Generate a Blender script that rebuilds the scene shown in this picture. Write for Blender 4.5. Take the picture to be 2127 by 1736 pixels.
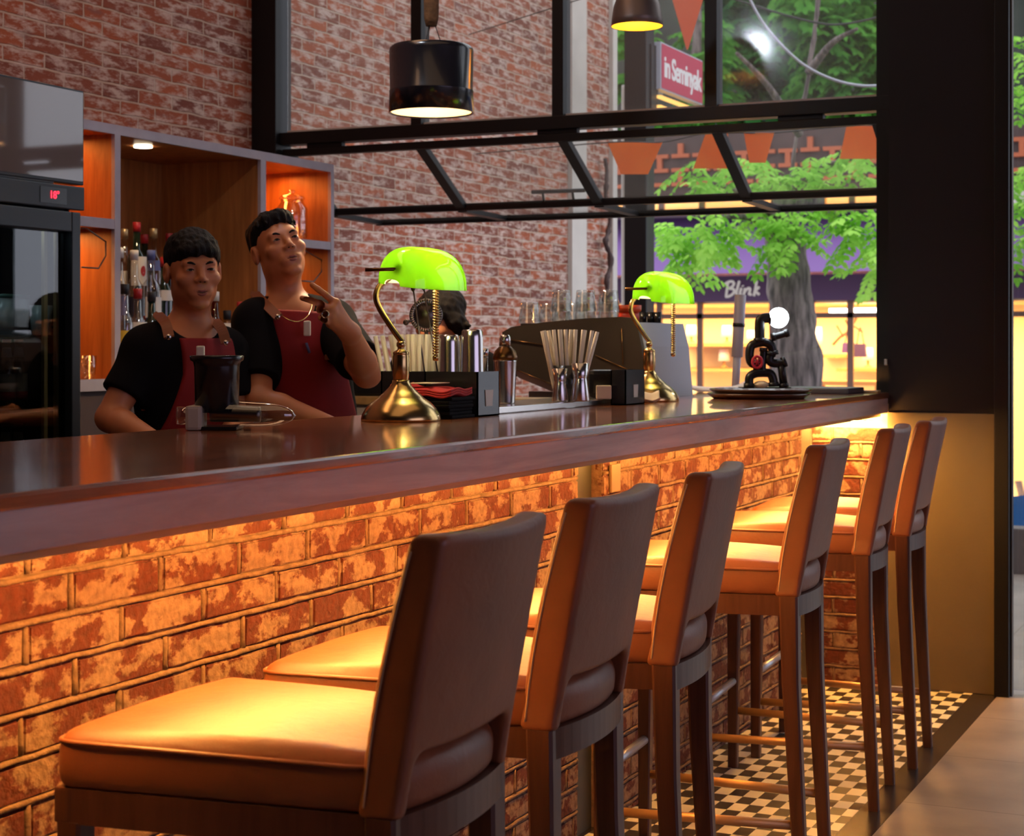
import bpy, bmesh, math, random
import numpy as np
from mathutils import Vector, Matrix, noise as mnoise

random.seed(7)
rng = np.random.default_rng(7)
SC = bpy.context.scene
for o in list(bpy.data.objects):
    bpy.data.objects.remove(o)
COL = SC.collection
PI = math.pi

# ------------------------------------------------------------------ camera
YAW = math.radians(25.1)
FPX, CX, HY, CAMH = 3551.0, 1063.5, 714.0, 1.282
sA, cA = math.sin(YAW), math.cos(YAW)
cam = bpy.data.cameras.new('camera')
cam.sensor_width = 36.0
cam.lens = FPX / 2127.0 * 36.0
cam.shift_y = -(868.0 - HY) / 2127.0
cam.clip_start = 0.05
cam.clip_end = 300
cam.dof.use_dof = True
cam.dof.focus_distance = 3.6
cam.dof.aperture_fstop = 9.0
camo = bpy.data.objects.new('camera', cam)
camo.location = (0, 0, CAMH)
camo.rotation_euler = (PI / 2, 0, YAW)
COL.objects.link(camo)
SC.camera = camo

# ------------------------------------------------------------------ world, light level
SC.view_settings.view_transform = 'Standard'
SC.view_settings.look = 'None'
SC.view_settings.gamma = 1
SC.view_settings.use_curve_mapping = False
SC.view_settings.exposure = 0.0
world = bpy.data.worlds.new('overcast_evening_sky')
SC.world = world
world.use_nodes = True
wn = world.node_tree.nodes
wl = world.node_tree.links
bg = wn['Background']
bg.inputs['Strength'].default_value = 2.6
wtc = wn.new('ShaderNodeTexCoord')
wsep = wn.new('ShaderNodeSeparateXYZ')
wramp = wn.new('ShaderNodeValToRGB')
wramp.color_ramp.elements[0].position = 0.0
wramp.color_ramp.elements[0].color = (0.55, 0.56, 0.66, 1)
wramp.color_ramp.elements[1].position = 0.6
wramp.color_ramp.elements[1].color = (0.86, 0.92, 1.0, 1)
wl.new(wtc.outputs['Generated'], wsep.inputs[0])
wl.new(wsep.outputs['Z'], wramp.inputs[0])
wl.new(wramp.outputs[0], bg.inputs['Color'])


def add_area(name, loc, rot, size, size_y, power, color):
    l = bpy.data.lights.new(name, 'AREA')
    l.shape = 'RECTANGLE'
    l.size, l.size_y = size, size_y
    l.energy = power
    l.color = color
    o = bpy.data.objects.new(name, l)
    o.location = loc
    o.rotation_euler = rot
    COL.objects.link(o)
    return o


def add_point(name, loc, power, color, radius=0.03):
    l = bpy.data.lights.new(name, 'POINT')
    l.energy = power
    l.color = color
    l.shadow_soft_size = radius
    o = bpy.data.objects.new(name, l)
    o.location = loc
    COL.objects.link(o)
    return o


def add_spot(name, loc, rot, power, color, angle, blend=0.6, radius=0.03):
    l = bpy.data.lights.new(name, 'SPOT')
    l.energy = power
    l.color = color
    l.spot_size = angle
    l.spot_blend = blend
    l.shadow_soft_size = radius
    o = bpy.data.objects.new(name, l)
    o.location = loc
    o.rotation_euler = rot
    COL.objects.link(o)
    return o


# added cool fill from the camera's right; the wall there has no opening
add_area('added_cool_side_fill', (4.2, 1.6, 1.9), (0, math.radians(90), 0), 2.4, 5.0, 55, (0.74, 0.64, 0.98))
add_area('added_warm_overhead_fill', (-1.2, 2.2, 4.1), (0, 0, 0), 2.0, 5.0, 17, (1.0, 0.62, 0.36))  # added warm fill from overhead, no fitting hangs there
add_area('added_warm_wall_fill', (-3.3, 3.8, 4.1), (0, math.radians(-12), 0), 0.5, 4.5, 22, (1.0, 0.55, 0.30))  # added fill that warms the brick wall, not a lamp of the room
LED_COL = (1.0, 0.46, 0.10)


# ------------------------------------------------------------------ pixel helpers (reference measurements -> metres)
def ray(u, v):
    a = (u - CX) / FPX
    b = (HY - v) / FPX
    return (a * cA - sA, a * sA + cA, b)


def atX(u, v, X):
    r = ray(u, v); t = X / r[0]
    return Vector((X, t * r[1], CAMH + t * r[2]))


def atY(u, v, Y):
    r = ray(u, v); t = Y / r[1]
    return Vector((t * r[0], Y, CAMH + t * r[2]))


def atD(u, v, d):
    r = ray(u, v)
    return Vector((d * r[0], d * r[1], CAMH + d * r[2]))


def atZ(u, v, Z):
    r = ray(u, v); t = (Z - CAMH) / r[2]
    return Vector((t * r[0], t * r[1], Z))


# ------------------------------------------------------------------ materials
def principled(name):
    m = bpy.data.materials.new(name)
    m.use_nodes = True
    return m, m.node_tree.nodes, m.node_tree.links, m.node_tree.nodes['Principled BSDF']


def mat(name, col, rough=0.5, metal=0.0, var=0.0, scale=20.0, bump=0.0, bscale=None, coat=0.0, spec=None, stretch=None):
    m, n, l, b = principled(name)
    b.inputs['Base Color'].default_value = (*col, 1)
    b.inputs['Roughness'].default_value = rough
    b.inputs['Metallic'].default_value = metal
    b.inputs['Coat Weight'].default_value = coat
    if spec is not None:
        b.inputs['Specular IOR Level'].default_value = spec
    if var or bump:
        tc = n.new('ShaderNodeTexCoord')
        src = tc.outputs['Object']
        if stretch:
            mp = n.new('ShaderNodeMapping')
            mp.inputs['Scale'].default_value = stretch
            l.new(src, mp.inputs[0]); src = mp.outputs[0]
        if var:
            nt = n.new('ShaderNodeTexNoise')
            nt.inputs['Scale'].default_value = scale
            nt.inputs['Detail'].default_value = 5
            l.new(src, nt.inputs['Vector'])
            r = n.new('ShaderNodeValToRGB')
            r.color_ramp.elements[0].position = 0.3
            r.color_ramp.elements[1].position = 0.7
            r.color_ramp.elements[0].color = tuple(max(0, c * (1 - var)) for c in col) + (1,)
            r.color_ramp.elements[1].color = tuple(min(1, c * (1 + var)) for c in col) + (1,)
            l.new(nt.outputs['Fac'], r.inputs[0])
            l.new(r.outputs[0], b.inputs['Base Color'])
        if bump:
            nb = n.new('ShaderNodeTexNoise')
            nb.inputs['Scale'].default_value = bscale or scale
            nb.inputs['Detail'].default_value = 6
            l.new(src, nb.inputs['Vector'])
            bp = n.new('ShaderNodeBump')
            bp.inputs['Strength'].default_value = bump
            bp.inputs['Distance'].default_value = 0.01
            l.new(nb.outputs['Fac'], bp.inputs['Height'])
            l.new(bp.outputs[0], b.inputs['Normal'])
    return m


def emis(name, col, strength):
    m = bpy.data.materials.new(name)
    m.use_nodes = True
    n, l = m.node_tree.nodes, m.node_tree.links
    n.remove(n['Principled BSDF'])
    e = n.new('ShaderNodeEmission')
    e.inputs[0].default_value = (*col, 1)
    e.inputs[1].default_value = strength
    l.new(e.outputs[0], n['Material Output'].inputs[0])
    return m


def thin_glass(name, tint=(1, 1, 1), gloss_rough=0.02, ior=1.45, film=0.0, filmcol=(1, 1, 1)):
    m = bpy.data.materials.new(name)
    m.use_nodes = True
    n, l = m.node_tree.nodes, m.node_tree.links
    n.remove(n['Principled BSDF'])
    t = n.new('ShaderNodeBsdfTransparent'); t.inputs[0].default_value = (*tint, 1)
    g = n.new('ShaderNodeBsdfGlossy'); g.inputs['Roughness'].default_value = gloss_rough
    f0 = ((ior - 1) / (ior + 1)) ** 2 * 1.6
    lw = n.new('ShaderNodeLayerWeight'); lw.inputs['Blend'].default_value = 0.5
    pw = n.new('ShaderNodeMath'); pw.operation = 'POWER'; pw.inputs[1].default_value = 4.0
    l.new(lw.outputs['Facing'], pw.inputs[0])
    f = n.new('ShaderNodeMath'); f.operation = 'MULTIPLY_ADD'; f.inputs[1].default_value = 1 - f0; f.inputs[2].default_value = f0
    l.new(pw.outputs[0], f.inputs[0])
    mx = n.new('ShaderNodeMixShader')
    l.new(f.outputs[0], mx.inputs[0]); l.new(t.outputs[0], mx.inputs[1]); l.new(g.outputs[0], mx.inputs[2])
    out = mx.outputs[0]
    if film:
        d = n.new('ShaderNodeBsdfDiffuse'); d.inputs[0].default_value = (*filmcol, 1)
        m2 = n.new('ShaderNodeMixShader'); m2.inputs[0].default_value = film
        l.new(out, m2.inputs[1]); l.new(d.outputs[0], m2.inputs[2]); out = m2.outputs[0]
    l.new(out, n['Material Output'].inputs[0])
    return m


def brick_wall_mat(name, bw=0.225, rh=0.058):
    """limewashed red brick courses on a wall whose plane holds the local Y and Z axes"""
    m, n, l, b = principled(name)
    b.inputs['Roughness'].default_value = 0.9
    tc = n.new('ShaderNodeTexCoord')
    sp = n.new('ShaderNodeSeparateXYZ'); l.new(tc.outputs['Object'], sp.inputs[0])
    cb = n.new('ShaderNodeCombineXYZ'); l.new(sp.outputs['Y'], cb.inputs[0]); l.new(sp.outputs['Z'], cb.inputs[1])
    wob = n.new('ShaderNodeTexNoise'); wob.inputs['Scale'].default_value = 9; l.new(cb.outputs[0], wob.inputs['Vector'])
    ws = n.new('ShaderNodeVectorMath'); ws.operation = 'SCALE'; ws.inputs['Scale'].default_value = 0.018
    l.new(wob.outputs['Color'], ws.inputs[0])
    ad = n.new('ShaderNodeVectorMath'); l.new(cb.outputs[0], ad.inputs[0]); l.new(ws.outputs[0], ad.inputs[1])
    bt = n.new('ShaderNodeTexBrick')
    bt.inputs['Scale'].default_value = 1
    bt.inputs['Brick Width'].default_value = bw
    bt.inputs['Row Height'].default_value = rh
    bt.inputs['Mortar Size'].default_value = 0.0055
    bt.inputs['Mortar Smooth'].default_value = 0.4
    bt.inputs['Color1'].default_value = (0.38, 0.085, 0.028, 1)
    bt.inputs['Color2'].default_value = (0.16, 0.040, 0.024, 1)
    bt.inputs['Mortar'].default_value = (0.50, 0.34, 0.25, 1)
    l.new(ad.outputs[0], bt.inputs['Vector'])
    # lime wash patches
    mp = n.new('ShaderNodeMapping'); mp.inputs['Scale'].default_value = (1, 3.0, 1); l.new(cb.outputs[0], mp.inputs[0])
    n1 = n.new('ShaderNodeTexNoise'); n1.inputs['Scale'].default_value = 9; n1.inputs['Detail'].default_value = 7
    n1.inputs['Roughness'].default_value = 0.7; l.new(mp.outputs[0], n1.inputs['Vector'])
    r1 = n.new('ShaderNodeValToRGB'); r1.color_ramp.elements[0].position = 0.47; r1.color_ramp.elements[1].position = 0.60
    l.new(n1.outputs['Fac'], r1.inputs[0])
    mx = n.new('ShaderNodeMix'); mx.data_type = 'RGBA'
    sc = n.new('ShaderNodeMath'); sc.operation = 'MULTIPLY'; sc.inputs[1].default_value = 0.85
    l.new(r1.outputs[0], sc.inputs[0]); l.new(sc.outputs[0], mx.inputs[0])
    l.new(bt.outputs['Color'], mx.inputs[6]); mx.inputs[7].default_value = (0.60, 0.44, 0.37, 1)
    # dark soot patches
    n2 = n.new('ShaderNodeTexNoise'); n2.inputs['Scale'].default_value = 5; n2.inputs['Detail'].default_value = 4
    l.new(mp.outputs[0], n2.inputs['Vector'])
    r2 = n.new('ShaderNodeValToRGB'); r2.color_ramp.elements[0].position = 0.60; r2.color_ramp.elements[1].position = 0.72
    l.new(n2.outputs['Fac'], r2.inputs[0])
    m2 = n.new('ShaderNodeMix'); m2.data_type = 'RGBA'
    s2 = n.new('ShaderNodeMath'); s2.operation = 'MULTIPLY'; s2.inputs[1].default_value = 0.5
    l.new(r2.outputs[0], s2.inputs[0]); l.new(s2.outputs[0], m2.inputs[0])
    l.new(mx.outputs[2], m2.inputs[6]); m2.inputs[7].default_value = (0.16, 0.08, 0.08, 1)
    l.new(m2.outputs[2], b.inputs['Base Color'])
    inv = n.new('ShaderNodeMath'); inv.operation = 'SUBTRACT'; inv.inputs[0].default_value = 1
    l.new(bt.outputs['Fac'], inv.inputs[1])
    hm = n.new('ShaderNodeMath'); hm.operation = 'MULTIPLY_ADD'; hm.inputs[1].default_value = 0.5
    l.new(n1.outputs['Fac'], hm.inputs[0]); l.new(inv.outputs[0], hm.inputs[2])
    bp = n.new('ShaderNodeBump'); bp.inputs['Strength'].default_value = 0.9; bp.inputs['Distance'].default_value = 0.012
    l.new(hm.outputs[0], bp.inputs['Height']); l.new(bp.outputs[0], b.inputs['Normal'])
    return m


def brick_face_mat(name):
    """individual bricks: red clay with flaking pale wash"""
    m, n, l, b = principled(name)
    b.inputs['Roughness'].default_value = 0.85
    tc = n.new('ShaderNodeTexCoord')
    mp = n.new('ShaderNodeMapping'); mp.inputs['Scale'].default_value = (1, 1, 1.5)
    l.new(tc.outputs['Object'], mp.inputs[0])
    n1 = n.new('ShaderNodeTexNoise'); n1.inputs['Scale'].default_value = 13; n1.inputs['Detail'].default_value = 8
    n1.inputs['Roughness'].default_value = 0.62; l.new(mp.outputs[0], n1.inputs['Vector'])
    r1 = n.new('ShaderNodeValToRGB'); r1.color_ramp.elements[0].position = 0.475; r1.color_ramp.elements[1].position = 0.525
    r1.color_ramp.elements[0].color = (0.115, 0.019, 0.007, 1)
    r1.color_ramp.elements[1].color = (0.29, 0.165, 0.095, 1)
    l.new(n1.outputs['Fac'], r1.inputs[0])
    n2 = n.new('ShaderNodeTexNoise'); n2.inputs['Scale'].default_value = 60; n2.inputs['Detail'].default_value = 6
    l.new(tc.outputs['Object'], n2.inputs['Vector'])
    mx = n.new('ShaderNodeMix'); mx.data_type = 'RGBA'; mx.blend_type = 'MULTIPLY'; mx.inputs[0].default_value = 0.6
    r2 = n.new('ShaderNodeValToRGB'); r2.color_ramp.elements[0].position = 0.3; r2.color_ramp.elements[1].position = 0.6
    r2.color_ramp.elements[0].color = (0.35, 0.3, 0.3, 1)
    l.new(n2.outputs['Fac'], r2.inputs[0])
    l.new(r1.outputs[0], mx.inputs[6]); l.new(r2.outputs[0], mx.inputs[7])
    l.new(mx.outputs[2], b.inputs['Base Color'])
    ad = n.new('ShaderNodeMath'); ad.operation = 'MULTIPLY_ADD'; ad.inputs[1].default_value = 0.6
    l.new(n1.outputs['Fac'], ad.inputs[0]); l.new(n2.outputs['Fac'], ad.inputs[2])
    bp = n.new('ShaderNodeBump'); bp.inputs['Strength'].default_value = 0.8; bp.inputs['Distance'].default_value = 0.008
    l.new(ad.outputs[0], bp.inputs['Height']); l.new(bp.outputs[0], b.inputs['Normal'])
    return m


def wood_mat(name, dark, light, rough=0.35, axis='Y', scale=6.0, coat=0.0, bump=0.05):
    m, n, l, b = principled(name)
    b.inputs['Roughness'].default_value = rough
    b.inputs['Coat Weight'].default_value = coat
    b.inputs['Coat Roughness'].default_value = 0.08
    tc = n.new('ShaderNodeTexCoord')
    mp = n.new('ShaderNodeMapping')
    s = {'X': (0.08, 1, 1), 'Y': (1, 0.08, 1), 'Z': (1, 1, 0.08)}[axis]
    mp.inputs['Scale'].default_value = tuple(k * scale for k in s)
    l.new(tc.outputs['Object'], mp.inputs[0])
    nt = n.new('ShaderNodeTexNoise'); nt.inputs['Scale'].default_value = 4; nt.inputs['Detail'].default_value = 8
    nt.inputs['Roughness'].default_value = 0.65; nt.inputs['Distortion'].default_value = 0.6
    l.new(mp.outputs[0], nt.inputs['Vector'])
    r = n.new('ShaderNodeValToRGB'); r.color_ramp.elements[0].position = 0.32; r.color_ramp.elements[1].position = 0.68
    r.color_ramp.elements[0].color = (*dark, 1); r.color_ramp.elements[1].color = (*light, 1)
    l.new(nt.outputs['Fac'], r.inputs[0]); l.new(r.outputs[0], b.inputs['Base Color'])
    if bump:
        bp = n.new('ShaderNodeBump'); bp.inputs['Strength'].default_value = bump; bp.inputs['Distance'].default_value = 0.005
        l.new(nt.outputs['Fac'], bp.inputs['Height']); l.new(bp.outputs[0], b.inputs['Normal'])
    return m


def leather_mat(name, col, rough=0.42):
    m, n, l, b = principled(name)
    b.inputs['Roughness'].default_value = rough
    tc = n.new('ShaderNodeTexCoord')
    n1 = n.new('ShaderNodeTexNoise'); n1.inputs['Scale'].default_value = 7; n1.inputs['Detail'].default_value = 6
    l.new(tc.outputs['Object'], n1.inputs['Vector'])
    r = n.new('ShaderNodeValToRGB'); r.color_ramp.elements[0].position = 0.3; r.color_ramp.elements[1].position = 0.75
    r.color_ramp.elements[0].color = tuple(c * 0.75 for c in col) + (1,)
    r.color_ramp.elements[1].color = tuple(min(1, c * 1.2) for c in col) + (1,)
    l.new(n1.outputs['Fac'], r.inputs[0]); l.new(r.outputs[0], b.inputs['Base Color'])
    vo = n.new('ShaderNodeTexVoronoi'); vo.inputs['Scale'].default_value = 260; l.new(tc.outputs['Object'], vo.inputs['Vector'])
    n2 = n.new('ShaderNodeTexNoise'); n2.inputs['Scale'].default_value = 34; n2.inputs['Detail'].default_value = 3
    n2.inputs['Distortion'].default_value = 0.8
    l.new(tc.outputs['Object'], n2.inputs['Vector'])
    ad = n.new('ShaderNodeMath'); ad.operation = 'MULTIPLY_ADD'; ad.inputs[1].default_value = 0.12
    l.new(vo.outputs['Distance'], ad.inputs[0]); l.new(n2.outputs['Fac'], ad.inputs[2])
    bp = n.new('ShaderNodeBump'); bp.inputs['Strength'].default_value = 0.16; bp.inputs['Distance'].default_value = 0.005
    l.new(ad.outputs[0], bp.inputs['Height']); l.new(bp.outputs[0], b.inputs['Normal'])
    return m


def leaf_mat(name, c1, c2, trans=0.45):
    m = bpy.data.materials.new(name)
    m.use_nodes = True
    n, l = m.node_tree.nodes, m.node_tree.links
    n.remove(n['Principled BSDF'])
    tc = n.new('ShaderNodeTexCoord')
    nt = n.new('ShaderNodeTexNoise'); nt.inputs['Scale'].default_value = 3.5; nt.inputs['Detail'].default_value = 4
    l.new(tc.outputs['Object'], nt.inputs['Vector'])
    r = n.new('ShaderNodeValToRGB'); r.color_ramp.elements[0].position = 0.35; r.color_ramp.elements[1].position = 0.65
    r.color_ramp.elements[0].color = (*c1, 1); r.color_ramp.elements[1].color = (*c2, 1)
    l.new(nt.outputs['Fac'], r.inputs[0])
    d = n.new('ShaderNodeBsdfDiffuse'); t = n.new('ShaderNodeBsdfTranslucent')
    l.new(r.outputs[0], d.inputs[0]); l.new(r.outputs[0], t.inputs[0])
    mx = n.new('ShaderNodeMixShader'); mx.inputs[0].default_value = trans
    l.new(d.outputs[0], mx.inputs[1]); l.new(t.outputs[0], mx.inputs[2])
    l.new(mx.outputs[0], n['Material Output'].inputs[0])
    return m


def checker_floor_mat(name, sx, sy):
    m, n, l, b = principled(name)
    b.inputs['Roughness'].default_value = 0.3
    tc = n.new('ShaderNodeTexCoord')
    mp = n.new('ShaderNodeMapping'); mp.inputs['Scale'].default_value = (1 / sx, 1 / sy, 0)
    l.new(tc.outputs['Object'], mp.inputs[0])
    ck = n.new('ShaderNodeTexChecker'); ck.inputs['Scale'].default_value = 1
    ck.inputs['Color1'].default_value = (0.85, 0.76, 0.58, 1); ck.inputs['Color2'].default_value = (0.035, 0.03, 0.028, 1)
    l.new(mp.outputs[0], ck.inputs['Vector']); l.new(ck.outputs[0], b.inputs['Base Color'])
    return m


M = dict(
    black_steel=mat('black_steel', (0.006, 0.005, 0.006), 0.45, 0.0, spec=0.3),
    black_paint=mat('black_painted_wall', (0.007, 0.0045, 0.007), 0.55, var=0.2, scale=3, spec=0.3),
    olive=mat('olive_painted_plaster', (0.135, 0.098, 0.052), 0.55, var=0.08, scale=4, bump=0.05, bscale=60),
    counter=wood_mat('varnished_bar_top', (0.15, 0.040, 0.013), (0.42, 0.140, 0.048), 0.19, 'Y', 7, coat=0.6, bump=0.03),
    fascia=wood_mat('weathered_grey_brown_board', (0.32, 0.235, 0.205), (0.50, 0.385, 0.335), 0.5, 'Y', 5, bump=0.08),
    golden=wood_mat('pale_batten_wood', (0.30, 0.19, 0.07), (0.45, 0.30, 0.12), 0.5, 'Y', 9),
    led=emis('warm_led_strip', LED_COL, 245),
    mortar=mat('bar_mortar', (0.20, 0.115, 0.065), 0.95, var=0.25, scale=40, bump=0.9, bscale=50),
    brickface=brick_face_mat('bar_brick_faces'),
    brickwall=brick_wall_mat('limewashed_brick_wall'),
    post=mat('dark_green_grey_post', (0.055, 0.052, 0.038), 0.5),
    leather=leather_mat('tan_brown_leather', (0.24, 0.072, 0.027), 0.43),
    stitch=mat('tan_stitching', (0.55, 0.32, 0.15), 0.7),
    legwood=wood_mat('dark_walnut_legs', (0.062, 0.021, 0.012), (0.115, 0.042, 0.025), 0.32, 'Z', 9),
    brassbar=mat('brass_foot_rail', (0.55, 0.30, 0.13), 0.45, 0.6),
    brass=mat('antique_brass', (0.62, 0.42, 0.17), 0.22, 1.0, var=0.12, scale=30),
    darkbrass=mat('dark_bronze', (0.16, 0.08, 0.03), 0.3, 1.0),
    steel=mat('brushed_steel', (0.62, 0.60, 0.58), 0.2, 1.0),
    satin=mat('satin_steel_rail', (0.42, 0.42, 0.47), 0.4, 0.8),
    darksteel=mat('worn_dark_metal', (0.13, 0.11, 0.10), 0.35, 1.0),
    chrome=mat('chrome', (0.8, 0.8, 0.8), 0.06, 1.0),
    black_plastic=mat('black_plastic', (0.012, 0.012, 0.013), 0.22),
    black_matte=mat('matt_black', (0.015, 0.014, 0.014), 0.6),
    beige_plastic=mat('beige_plastic', (0.50, 0.43, 0.34), 0.4),
    cabframe=mat('grey_lavender_frame_board', (0.34, 0.29, 0.33), 0.55, var=0.08, scale=14),
    cabwood=wood_mat('orange_brown_veneer', (0.26, 0.085, 0.022), (0.46, 0.17, 0.045), 0.4, 'Z', 7),
    glass=thin_glass('clear_glass', (0.95, 0.96, 0.95), 0.03, 2.0),
    pane=thin_glass('window_glass', (0.95, 0.96, 0.95), 0.01, 1.42, 0.035, (0.8, 0.85, 0.85)),
    hazepane=thin_glass('hazy_window_glass', (0.95, 0.96, 0.95), 0.11, 1.42, 0.085, (0.8, 0.85, 0.85)),
    darkpane=thin_glass('fridge_glass', (0.62, 0.66, 0.66), 0.01, 1.5),
    amber=thin_glass('amber_glass', (0.55, 0.20, 0.04)),
    greenglass=mat('dark_green_bottle_glass', (0.008, 0.016, 0.010), 0.08, coat=0.5),
    redliq=mat('red_liquor', (0.30, 0.012, 0.008), 0.15),
    amberliq=mat('amber_liquor', (0.33, 0.10, 0.015), 0.15),
    whitelabel=mat('white_paper_label', (0.70, 0.66, 0.60), 0.6),
    redlabel=mat('red_paper_label', (0.45, 0.02, 0.02), 0.6),
    redcap=mat('red_bottle_cap', (0.42, 0.02, 0.025), 0.35),
    goldcap=mat('gold_bottle_cap', (0.55, 0.40, 0.20), 0.35, 0.7),
    bluelabel=mat('blue_paper_label', (0.10, 0.13, 0.33), 0.6),
    yellowlabel=mat('yellow_paper_label', (0.70, 0.48, 0.05), 0.6),
    blacklabel=mat('black_paper_label', (0.02, 0.02, 0.025), 0.5),
    straw=mat('cream_paper_straw', (0.75, 0.66, 0.50), 0.6),
    red_cloth=mat('red_cloth', (0.42, 0.012, 0.012), 0.8, var=0.2, scale=60),
    black_cloth=mat('black_cloth', (0.0045, 0.0035, 0.0045), 0.9, spec=0.15),
    apron=mat('burgundy_apron_cloth', (0.26, 0.006, 0.009), 0.8, var=0.12, scale=9, bump=0.25, bscale=14),
    tanleather=mat('tan_leather_strap', (0.30, 0.10, 0.045), 0.5),
    skin=mat('skin', (0.58, 0.215, 0.095), 0.48, var=0.06, scale=12),
    lips=mat('lips', (0.34, 0.09, 0.07), 0.4),
    hair=mat('black_hair', (0.007, 0.005, 0.005), 0.65, spec=0.2, bump=0.7, bscale=90, stretch=(1, 1, 0.25)),
    eyewhite=mat('eye_white', (0.30, 0.23, 0.20), 0.3),
    iris=mat('dark_iris', (0.012, 0.008, 0.006), 0.15),
    paper=mat('white_paper', (0.82, 0.80, 0.78), 0.7),
    cream=mat('cream_paper', (0.72, 0.56, 0.38), 0.7),
    tray=mat('dark_brown_tray', (0.10, 0.045, 0.022), 0.25, coat=0.4),
    greytray=mat('dark_grey_folder', (0.06, 0.055, 0.065), 0.4),
    copper=mat('copper_dome', (0.20, 0.155, 0.135), 0.42, 0.6),
    drum=mat('black_lacquered_drum', (0.012, 0.011, 0.015), 0.24, coat=0.3),
    rope=mat('brown_wound_rope', (0.17, 0.08, 0.03), 0.9, var=0.3, scale=60, bump=0.6, bscale=80),
    stone=mat('grey_beige_stone_tile', (0.27, 0.215, 0.18), 0.42, var=0.28, scale=3.2),
    border=mat('dark_stone_border', (0.030, 0.022, 0.020), 0.25, var=0.2, scale=6),
    bark=mat('rough_grey_bark', (0.14, 0.105, 0.098), 0.95, var=0.75, scale=9, bump=1.0, bscale=14, stretch=(3, 3, 0.5)),
    leaf_a=leaf_mat('bright_leaves', (0.17, 0.46, 0.04), (0.46, 0.78, 0.15)),
    leaf_b=leaf_mat('mid_leaves', (0.05, 0.20, 0.03), (0.14, 0.38, 0.06)),
    leaf_c=leaf_mat('dark_leaves', (0.02, 0.09, 0.025), (0.06, 0.21, 0.05)),
    purple=mat('purple_awning', (0.14, 0.062, 0.21), 0.7),
    purple2=mat('plum_fascia', (0.085, 0.04, 0.105), 0.65),
    shopwall=mat('warm_cream_shop_wall', (0.80, 0.62, 0.36), 0.7),
    shopwood=mat('honey_wood_shelf', (0.50, 0.26, 0.08), 0.5),
    shopframe=mat('dark_shopfront_frame', (0.13, 0.055, 0.03), 0.5),
    white=mat('white_ceramic', (0.85, 0.83, 0.80), 0.4),
    orange=leaf_mat('orange_cloth', (0.95, 0.30, 0.04), (1.0, 0.40, 0.07), 0.6),
    coral=leaf_mat('coral_orange_cloth', (0.95, 0.33, 0.19), (0.95, 0.36, 0.22), 0.6),
    signred=mat('crimson_sign_face', (0.50, 0.025, 0.075), 0.4),
    plaster=mat('pale_grey_plaster', (0.55, 0.49, 0.44), 0.85, var=0.06, scale=6),
    pvc=mat('pale_pvc_pipe', (0.50, 0.44, 0.40), 0.5),
    grey=mat('blue_grey_tube', (0.46, 0.45, 0.52), 0.4),
    ground=mat('grey_road', (0.16, 0.155, 0.16), 0.85, var=0.1, scale=4),
    kerb=mat('dark_grey_low_wall', (0.11, 0.085, 0.08), 0.7),
    carblue=mat('glossy_blue_car_paint', (0.02, 0.12, 0.34), 0.15, coat=0.8),
    tyre=mat('black_rubber', (0.015, 0.015, 0.016), 0.8),
    terracotta=mat('terracotta_brick_screen', (0.42, 0.10, 0.04), 0.85),
    darkbrown=mat('dark_brown_boards', (0.06, 0.03, 0.026), 0.7, var=0.2, scale=5),
    ceiling=mat('dark_ceiling', (0.05, 0.045, 0.045), 0.9),
    tvscreen=mat('grey_screen', (0.15, 0.108, 0.094), 0.05, spec=0.9, coat=0.8),
    navy=mat('navy_black_plastic', (0.006, 0.008, 0.013), 0.35, spec=0.35),
    ironpipe=mat('black_iron_pipe', (0.022, 0.020, 0.020), 0.35, 0.6),
    valvered=mat('red_valve_wheel', (0.50, 0.02, 0.04), 0.35),
    greypanel=mat('silver_grey_panel', (0.40, 0.39, 0.43), 0.38, 0.6),
    coffeeblack=mat('dark_machine_panel', (0.030, 0.023, 0.018), 0.30, spec=0.5),
)


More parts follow.
